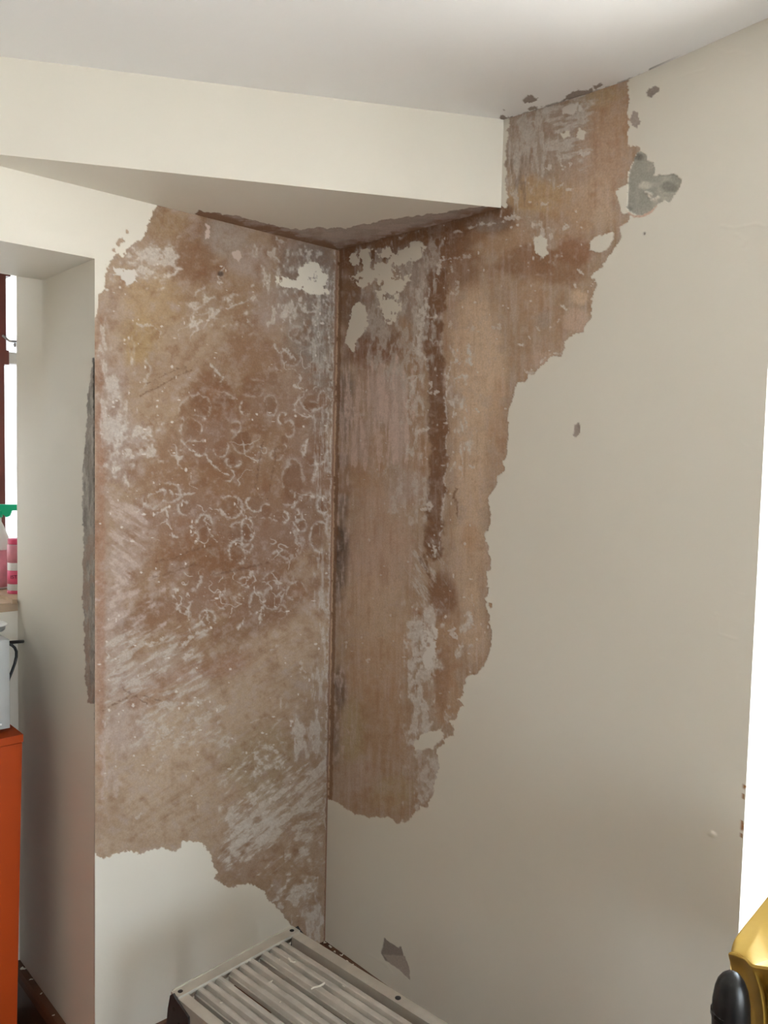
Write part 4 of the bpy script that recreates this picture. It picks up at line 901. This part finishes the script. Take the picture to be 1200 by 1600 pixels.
# ------------------------------------------------------------------ bottles on the sill
CAMD = lambda p: (lambda v: v/np.linalg.norm(v))(fz(EYE, 0)-fz(p, 0))
BP = on_z(27.5, 926, ZS)
pk = empty('bottle', BP, 'pink and white cleaning bottle on the window sill against the reveal', 'bottle', 'bottles on the sill')
hz_ = lambda y: float(on_plane(22, y, BP, CAMD(BP))[2])-ZS
r_ = .0255
def band(nm, m, y0, y1, r, parent, O): 
    bm = bmesh.new(); lathe(bm, O, [(r, hz_(y0)), (r, hz_(y1))], 28); return from_bm(nm, bm, m, parent, True)
bm = bmesh.new(); lathe(bm, BP, [(r_*.9, .0008), (r_, .004), (r_, hz_(884)), (r_*.98, hz_(862)), (r_*.9, hz_(850)), (r_*.9, hz_(849))], 28); from_bm('body', bm, M_BOTTLE, pk, True)
bm = bmesh.new(); lathe(bm, BP, [(r_*.93, hz_(850)), (r_*.95, hz_(848)), (r_*.95, hz_(842.5)), (r_*.9, hz_(841.5))], 28); from_bm('cap', bm, M_PINK, pk, True)
band('upper_label', M_PALEPINK, 878, 851, r_*1.015, pk, BP); lb = band('front_label', M_PINK, 911, 890, r_*1.012, pk, BP); band('base_band', M_PINK, 927.5, 921, r_*1.015, pk, BP)
SP = on_z(-4, 919, ZS)
sp = empty('spray_bottle', SP, 'white spray bottle with green trigger on the window sill', 'spray bottle', 'bottles on the sill')
hs_ = lambda y: float(on_plane(0, y, SP, CAMD(SP))[2])-ZS
bm = bmesh.new(); lathe(bm, SP, [(.030, .0008), (.033, .006), (.033, hs_(855)), (.030, hs_(840)), (.018, hs_(822)), (.012, hs_(815)), (.012, hs_(806))], 28); from_bm('body', bm, M_BOTTLE, sp, True)
bm = bmesh.new(); lathe(bm, SP, [(.0336, hs_(915)), (.0336, hs_(858))], 28); from_bm('label', bm, M_PALEPINK, sp, True)
cr = np.array([math.cos(0), 0, 0]); ax = np.array([.97, .24, 0])
bm = bmesh.new(); obox(bm, SP, ax, np.cross(Z, ax), Z, -.018, .060, -.010, .010, hs_(797), hs_(788)); from_bm('trigger_head', bm, M_GREEN, sp, bevel=.004)
bm = bmesh.new(); lathe(bm, SP, [(.015, hs_(808)), (.016, hs_(798))], 20); from_bm('collar', bm, M_GREEN, sp, True)
bm = bmesh.new(); prism(bm, [SP+ax*a+Z*hs_(b)-np.cross(Z, ax)*.006 for a, b in ((.012, 797), (.040, 797), (.034, 806), (.026, 808), (.016, 803))], np.cross(Z, ax)*.012); from_bm('trigger', bm, M_GREEN, sp, bevel=.002)
def lettering(txt, O, right, size, m, parent, thick=.0004):
    cu = bpy.data.curves.new('lettering', 'FONT'); cu.body = txt; cu.size = size; cu.extrude = thick
    tmp = bpy.data.objects.new('lettering_tmp', cu); COL.objects.link(tmp); bpy.context.view_layer.update()
    me = bpy.data.meshes.new_from_object(tmp.evaluated_get(bpy.context.evaluated_depsgraph_get())); bpy.data.objects.remove(tmp)
    x = Vector(right).normalized(); y = Vector((0, 0, 1)); z = x.cross(y)
    M = Matrix((x, y, z)).transposed().to_4x4(); M.translation = Vector(O); me.transform(M); me.transform(Matrix.Translation(-parent_origin(parent)))
    me.materials.clear(); me.materials.append(m); o = bpy.data.objects.new('lettering', me); return link(o, parent)
cd = CAMD(BP); rgt = np.cross(Z, cd)
lettering('IST', BP+cd*(r_*1.02)-rgt*.018+Z*hz_(902), rgt, .013, M_INK, lb)

# ------------------------------------------------------------------ aluminium step platform
ZP = .45
p0 = on_z(457, 1446.5, ZP); p1 = on_z(267, 1549, ZP)
A = p1-p0; Wp = float(np.linalg.norm(A)); A = A/Wp; Bd = np.array([-A[1], A[0], 0]); Bd = Bd if Bd[1] < 0 else -Bd
LP = .62
plat = empty('step_platform', fz(p0+A*Wp/2+Bd*LP/2, 0), 'weathered aluminium step platform with ribbed planks in the corner', 'step platform')
PO = fz(p0, 0)
def pbox(nm, m, a0, a1, b0, b1, z0_, z1_, bev=.0015, parent=plat):
    bm = bmesh.new(); obox(bm, PO, A, Bd, Z, a0, a1, b0, b1, z0_, z1_); return from_bm(nm, bm, m, parent, bevel=bev)
fx = lambda t: t*Wp
for b0 in (0.0, LP-.03):
    eb = pbox('end_bar', M_ALU_BAR, 0, Wp, b0, b0+.026, ZP-.006, ZP)
    for a in (.013, Wp-.013):
        bm = bmesh.new(); lathe(bm, PO+A*a+Bd*(b0+.013)+Z*ZP, [(.0052, -.0003), (.0052, .0003), (.003, .0012)], 14); from_bm('rivet', bm, M_HOLE, eb)
    bm = bmesh.new(); obox(bm, PO, A, Bd, Z, 0.004, Wp-.004, b0+(-.001 if b0 == 0 else .026), b0+(.0015 if b0 == 0 else .0285), ZP-.035, ZP+.0015); from_bm('lip', bm, M_ALU_BAR, eb)
for nm, a0, a1 in (('side_rail', 0, .08), ('side_rail', .93, 1)):
    sr = pbox(nm, M_ALU_BAR, fx(a0), fx(a1), .027, LP-.031, ZP-.065, ZP-.003, .003)
    bm = bmesh.new(); lathe(bm, PO+A*fx((a0+a1)/2)+Bd*.33+Z*(ZP-.003), [(.006, -.0003), (.006, .001), (.003, .002)], 14); from_bm('rivet', bm, M_DARKMET, sr)
for a0, a1 in ((.122, .358), (.398, .617), (.657, .878)):
    w_ = fx(a1)-fx(a0); prof = []; nr = 3; seg = w_/nr
    for k in range(nr):
        o_ = k*seg
        prof += [(o_, 0), (o_+seg*.16, .0), (o_+seg*.26, .008), (o_+seg*.36, .0095), (o_+seg*.66, .0095), (o_+seg*.76, .008), (o_+seg*.86, 0)]
    prof += [(w_, 0)]
    low = [(w_, -.010), (w_-.003, -.010), (w_-.003, -.003)]+[(x, z-.003) for x, z in prof[::-1][1:-1]]+[(.003, -.003), (.003, -.010), (0, -.010)]
    bm = bmesh.new(); prism(bm, [PO+A*(fx(a0)+x)+Bd*.024+Z*(ZP-.0135+z) for x, z in prof+low], Bd*(LP-.05))
    from_bm('plank', bm, M_ALU, plat)
for b0 in (.16, .42):
    pbox('cross_bearer', M_ALU_BAR, fx(.08), fx(.93), b0, b0+.03, ZP-.056, ZP-.0265)
# pressed corner bracket with holes on the outer face of the left rail
for sd, a_ in ((1, Wp), (-1, 0.0)):
    for fb in (0, 1):
        bb = lambda b: (b if fb == 0 else LP-b)
        ring = [(-.004, ZP-.035), (.004, ZP-.004), (.014, ZP+.004), (.024, ZP-.003), (.066, ZP-.018), (.070, ZP-.09), (.052, ZP-.15), (.004, ZP-.16), (-.012, ZP-.10)]
        bm = bmesh.new(); prism(bm, [PO+A*(a_+sd*.0005)+Bd*bb(b)+Z*z for b, z in ring], A*sd*.004); br = from_bm('corner_bracket', bm, M_DARKMET, plat, bevel=.001)
        for b, z in ((.018, -.025), (.036, -.048), (.058, -.040), (.020, -.066), (.056, -.072), (.036, -.09), (.015, -.1)):
            bm = bmesh.new(); lathe(bm, PO+A*(a_+sd*.0046)+Bd*bb(b)+Z*(ZP+z), [(.0045, -.0004), (.0045, .0004)], 12, A*sd, ux=Z); from_bm('bracket_hole', bm, M_HOLE, br)
        bm = bmesh.new()
        top = PO+A*(a_-sd*.014)+Bd*bb(.03)+Z*(ZP-.066); bot = PO+A*(a_+sd*.02)+Bd*bb(-.03)
        e1 = A*.013; e2 = Bd*.022
        hexa(bm, [bot-e1-e2, bot+e1-e2, bot+e1+e2, bot-e1+e2, top-e1-e2, top+e1-e2, top+e1+e2, top-e1+e2]); lg = from_bm('leg', bm, M_ALU_BAR, plat, bevel=.002)
for b0 in (.015, LP-.03):
    bm = bmesh.new(); obox(bm, PO, A, Bd, Z, .01, Wp-.01, b0, b0+.02, .18, .21); from_bm('rung', bm, M_ALU_BAR, plat, bevel=.002)

# ------------------------------------------------------------------ paint flakes
def flake(P_, ln, wd, ang, curl, label, seed, group):
    rnd = random.Random(seed); n = 6; bm = bmesh.new(); ca, sa = math.cos(ang), math.sin(ang); top = []; bot = []
    u_ = np.array([ca, sa, 0]); v_ = np.array([-sa, ca, 0])
    for k in range(n):
        t = k/(n-1)-.5; c_ = u_*ln*t+v_*(curl*math.sin(t*5+seed))*wd
        w_ = wd*(.35+.65*math.sin(math.pi*(k+.6)/(n+.2)))*rnd.uniform(.7, 1.15)
        h = abs(t)*ln*.12*rnd.uniform(.2, 1)
        top.append((c_+v_*w_/2+Z*(h+.0006), c_-v_*w_/2+Z*(h+.0006))); bot.append((c_+v_*w_/2+Z*(h*.0), c_-v_*w_/2+Z*(h*.0)))
    vt = [[bm.verts.new(Vector(P_+q)) for q in (a[0], a[1], b[1], b[0])] for a, b in zip(top, bot)]
    for a, b in zip(vt, vt[1:]):
        for k in range(4): bm.faces.new((a[k], a[(k+1) % 4], b[(k+1) % 4], b[k]))
    bm.faces.new(vt[0][::-1]); bm.faces.new(vt[-1])
    o = from_bm('paint_flake', bm, M_FLAKE); tag(o, label, 'paint flake', group)
    bpy.context.view_layer.update()
ZPL = ZP-.0039
g1 = 'paint flakes on the platform'
FL = [(455, 1501, .017, .005, 2.6, 1.2, 'curled cream paint flake near the far end of the platform planks'), (497, 1541.5, .028, .0045, .75, 1.3, 'long twisted cream paint flake across the platform planks'),
      (423, 1534, .009, .003, .8, .3, 'short straight paint flake in the middle of the platform'), (390, 1501, .006, .004, .3, .2, 'small round paint flake by the platform end bar'),
      (437, 1500, .005, .0025, 1.5, .3, 'tiny paint crumb left of the curled flake on the platform'), (537, 1541, .006, .0025, 2.3, .4, 'paint crumb near the right rail of the platform'),
      (438, 1566, .004, .0025, 1.1, .2, 'tiny paint crumb low on the middle platform plank'), (346, 1567, .005, .0025, .5, .3, 'tiny paint crumb on the left platform plank')]
for k, (a, b, l, w_, an, cu, lb_) in enumerate(FL): flake(on_z(a, b, ZPL)+Z*.0002, l*1.15, w_*1.15, an, cu*.35, lb_, 40+k, g1)
zn = .1252
for k, (a, b, l, w_, an, lb_) in enumerate([(38, 1512.5, .020, .014, 2.4, 'broad white paint flake on the niche skirting beside the cabinet'), (51, 1529.5, .013, .006, .4, 'bent cream paint flake second from the cabinet on the niche skirting'),
                                             (67, 1551.5, .009, .006, 1.9, 'small cream paint flake halfway along the niche skirting'), (82, 1587, .008, .005, .9, 'cream paint flake lowest on the niche skirting')]):
    pf = on_z(a, b, zn); o_ = float((pf-ED)@NS); pf = pf+NS*(min(max(o_, .006), .012)-o_)
    flake(pf, l*.75, w_*.7, an, .3, lb_, 70+k, 'paint flakes on the niche skirting')
rnd = random.Random(5)
words = ['nearest the corner', 'second from the corner', 'third from the corner', 'fourth from the corner', 'fifth from the corner', 'sixth from the corner', 'seventh from the corner', 'last before the platform rail']
for k, (a, b) in enumerate([(508, 1472), (516, 1479), (523, 1487), (534, 1492), (541, 1503), (550, 1508), (556, 1512), (572, 1527)]):
    pf = on_z(a, b, .1502); d_ = float((pf-CN)@NR); pf = pf+NR*(min(max(d_, .005), .013)-d_)
    flake(pf, rnd.uniform(.006, .012), rnd.uniform(.004, .007), rnd.uniform(0, 3), .4, 'paint crumb on the right skirting, '+words[k], 90+k, 'paint crumbs on the right skirting')

# ------------------------------------------------------------------ black chair with a yellow bag over its back
KD = .86
ad = lambda x, y, d: at_depth(x, y, d*KD)
ch0 = ad(1142, 1560, 1.05); axd = fz(ad(1200, 1439, 1.22)-ad(1164, 1494, 1.08), 0); axd /= np.linalg.norm(axd); sd_ = np.array([axd[1], -axd[0], 0])
ch1 = ch0+axd*.34
chair = empty('chair', fz((ch0+ch1)/2+sd_*.2, 0), 'black plastic chair half out of view under the yellow bag', 'chair')
def post(P_):
    off = P_-ch0; rows = [(1141, 1519.5, .006), (1142, 1524, .0115), (1142.5, 1532, .0165), (1143, 1545, .0205), (1142.5, 1565, .0232), (1142, 1590, .0238), (1142, 1640, .0235), (1142, 1700, .0225)]
    pts = [ad(a, b, 1.05)+off for a, b, _ in rows]; rs = [c*KD for *_, c in rows]
    pts.append(fz(pts[-1], .44)); rs.append(.018)
    bm = bmesh.new(); tube(bm, pts, rs, 20); return from_bm('back_post', bm, M_BLACK, chair, True)
bp_ = post(ch0); post(ch1)
z9 = float(ad(1142, 1585, 1.05)[2])
bm = bmesh.new(); lathe(bm, fz(ch0, z9-.004), [(.0200, 0), (.0208, .001), (.0208, .006), (.0200, .007)], 24); from_bm('collar', bm, M_BLACK, bp_)
bm = bmesh.new(); obox(bm, fz(ch0, 0), axd, sd_, Z, .018, .322, -.008, .008, .55, .80); from_bm('backrest', bm, M_BLACK, chair, bevel=.006)
bm = bmesh.new(); obox(bm, fz(ch0, 0), axd, sd_, Z, -.02, .36, .0, .40, .42, .455); from_bm('seat', bm, M_BLACK, chair, bevel=.012)
for a, b in ((.0, .02), (.34, .02), (.0, .38), (.34, .38)):
    bm = bmesh.new(); tube(bm, [fz(ch0, .425)+axd*a+sd_*b, fz(ch0, .0)+axd*(a*1.04-.006)+sd_*(b*1.05-.01)], [.014, .011], 12); from_bm('leg', bm, M_BLACK, chair, True)
# bag: cross rows from the back over the top and down the front
rows = [[(1150, 1640, 1.20), (1180, 1600, 1.27), (1212, 1580, 1.34), (1240, 1570, 1.40), (1290, 1560, 1.48)],
        [(1143, 1540, 1.17), (1170, 1490, 1.24), (1200, 1440, 1.32), (1225, 1400, 1.38), (1280, 1330, 1.46)],
        [(1136.5, 1487, 1.12), (1157, 1456, 1.19), (1180, 1429, 1.25), (1200, 1403, 1.30), (1270, 1318, 1.44)],
        [(1150, 1491, 1.10), (1172, 1467, 1.16), (1190, 1443, 1.205), (1204, 1424, 1.24), (1270, 1335, 1.40)],
        [(1163, 1496, 1.08), (1176, 1477, 1.12), (1188, 1459, 1.17), (1203, 1437, 1.21), (1270, 1345, 1.37)],
        [(1174, 1509, 1.05), (1184, 1506, 1.06), (1194, 1503, 1.07), (1206, 1500, 1.08), (1280, 1480, 1.12)]]
hem = [[(1136.5, 1487, 1.12), (1143, 1490, 1.11), (1150, 1491, 1.10), (1157, 1495, 1.09), (1163, 1496, 1.08), (1169, 1501, 1.065), (1174, 1509, 1.05), (1184, 1511, 1.045), (1200, 1513, 1.03), (1225, 1516, 1.0), (1290, 1522, .95)],
       [(1140, 1498, 1.135), (1147, 1500, 1.125), (1154, 1504, 1.115), (1161, 1505, 1.11), (1167, 1508, 1.095), (1173, 1512, 1.075), (1178, 1517, 1.05), (1187, 1521, 1.07), (1200, 1525, 1.05), (1225, 1530, 1.02), (1290, 1536, .97)],
       [(1144, 1516, 1.145), (1150, 1520, 1.13), (1157, 1523, 1.125), (1165, 1523, 1.11), (1172, 1524, 1.10), (1179, 1526, 1.07), (1185, 1531, 1.045), (1192, 1536, 1.08), (1202, 1540, 1.06), (1228, 1545, 1.03), (1290, 1552, .98)],
       [(1147, 1545, 1.15), (1155, 1549, 1.14), (1164, 1549, 1.13), (1173, 1548, 1.105), (1180, 1549, 1.09), (1186, 1550, 1.06), (1191, 1552, 1.04), (1198, 1558, 1.085), (1206, 1562, 1.055), (1230, 1570, 1.03), (1290, 1580, .98)],
       [(1150, 1580, 1.155), (1159, 1582, 1.145), (1168, 1582, 1.14), (1178, 1580, 1.11), (1185, 1580, 1.09), (1191, 1580, 1.055), (1196, 1581, 1.035), (1201, 1588, 1.085), (1209, 1592, 1.05), (1232, 1600, 1.03), (1290, 1610, .98)],
       [(1152, 1680, 1.16), (1161, 1680, 1.15), (1172, 1680, 1.14), (1180, 1680, 1.115), (1187, 1680, 1.09), (1193, 1680, 1.055), (1197, 1680, 1.035), (1203, 1685, 1.085), (1212, 1690, 1.05), (1235, 1695, 1.03), (1290, 1700, .98)]]
bag = empty('bag', fz((ch0+ch1)/2, .80), 'yellow creased bag hung over the black chair back', 'bag')
def sheet(nm, rows_, crease_rows=(), thick=.004):
    bm = bmesh.new(); vv = [[bm.verts.new(Vector(ad(*q))) for q in r] for r in rows_]
    for a, b in zip(vv, vv[1:]):
        for k in range(len(a)-1): bm.faces.new((a[k], a[k+1], b[k+1], b[k]))
    cl = bm.edges.layers.float.new('crease_edge')
    for r in crease_rows:
        for a, b in zip(vv[r], vv[r][1:]):
            e = bm.edges.get((a, b)); e[cl] = .85
    o = from_bm(nm, bm, M_YELLOW, bag, True)
    m1 = o.modifiers.new('thickness', 'SOLIDIFY'); m1.thickness = thick; m1.offset = 0
    m2 = o.modifiers.new('smooth', 'SUBSURF'); m2.levels = 2; m2.render_levels = 3
    return o
sheet('top_panel', rows, (2, 4)); sheet('end_panel', hem, (0,))
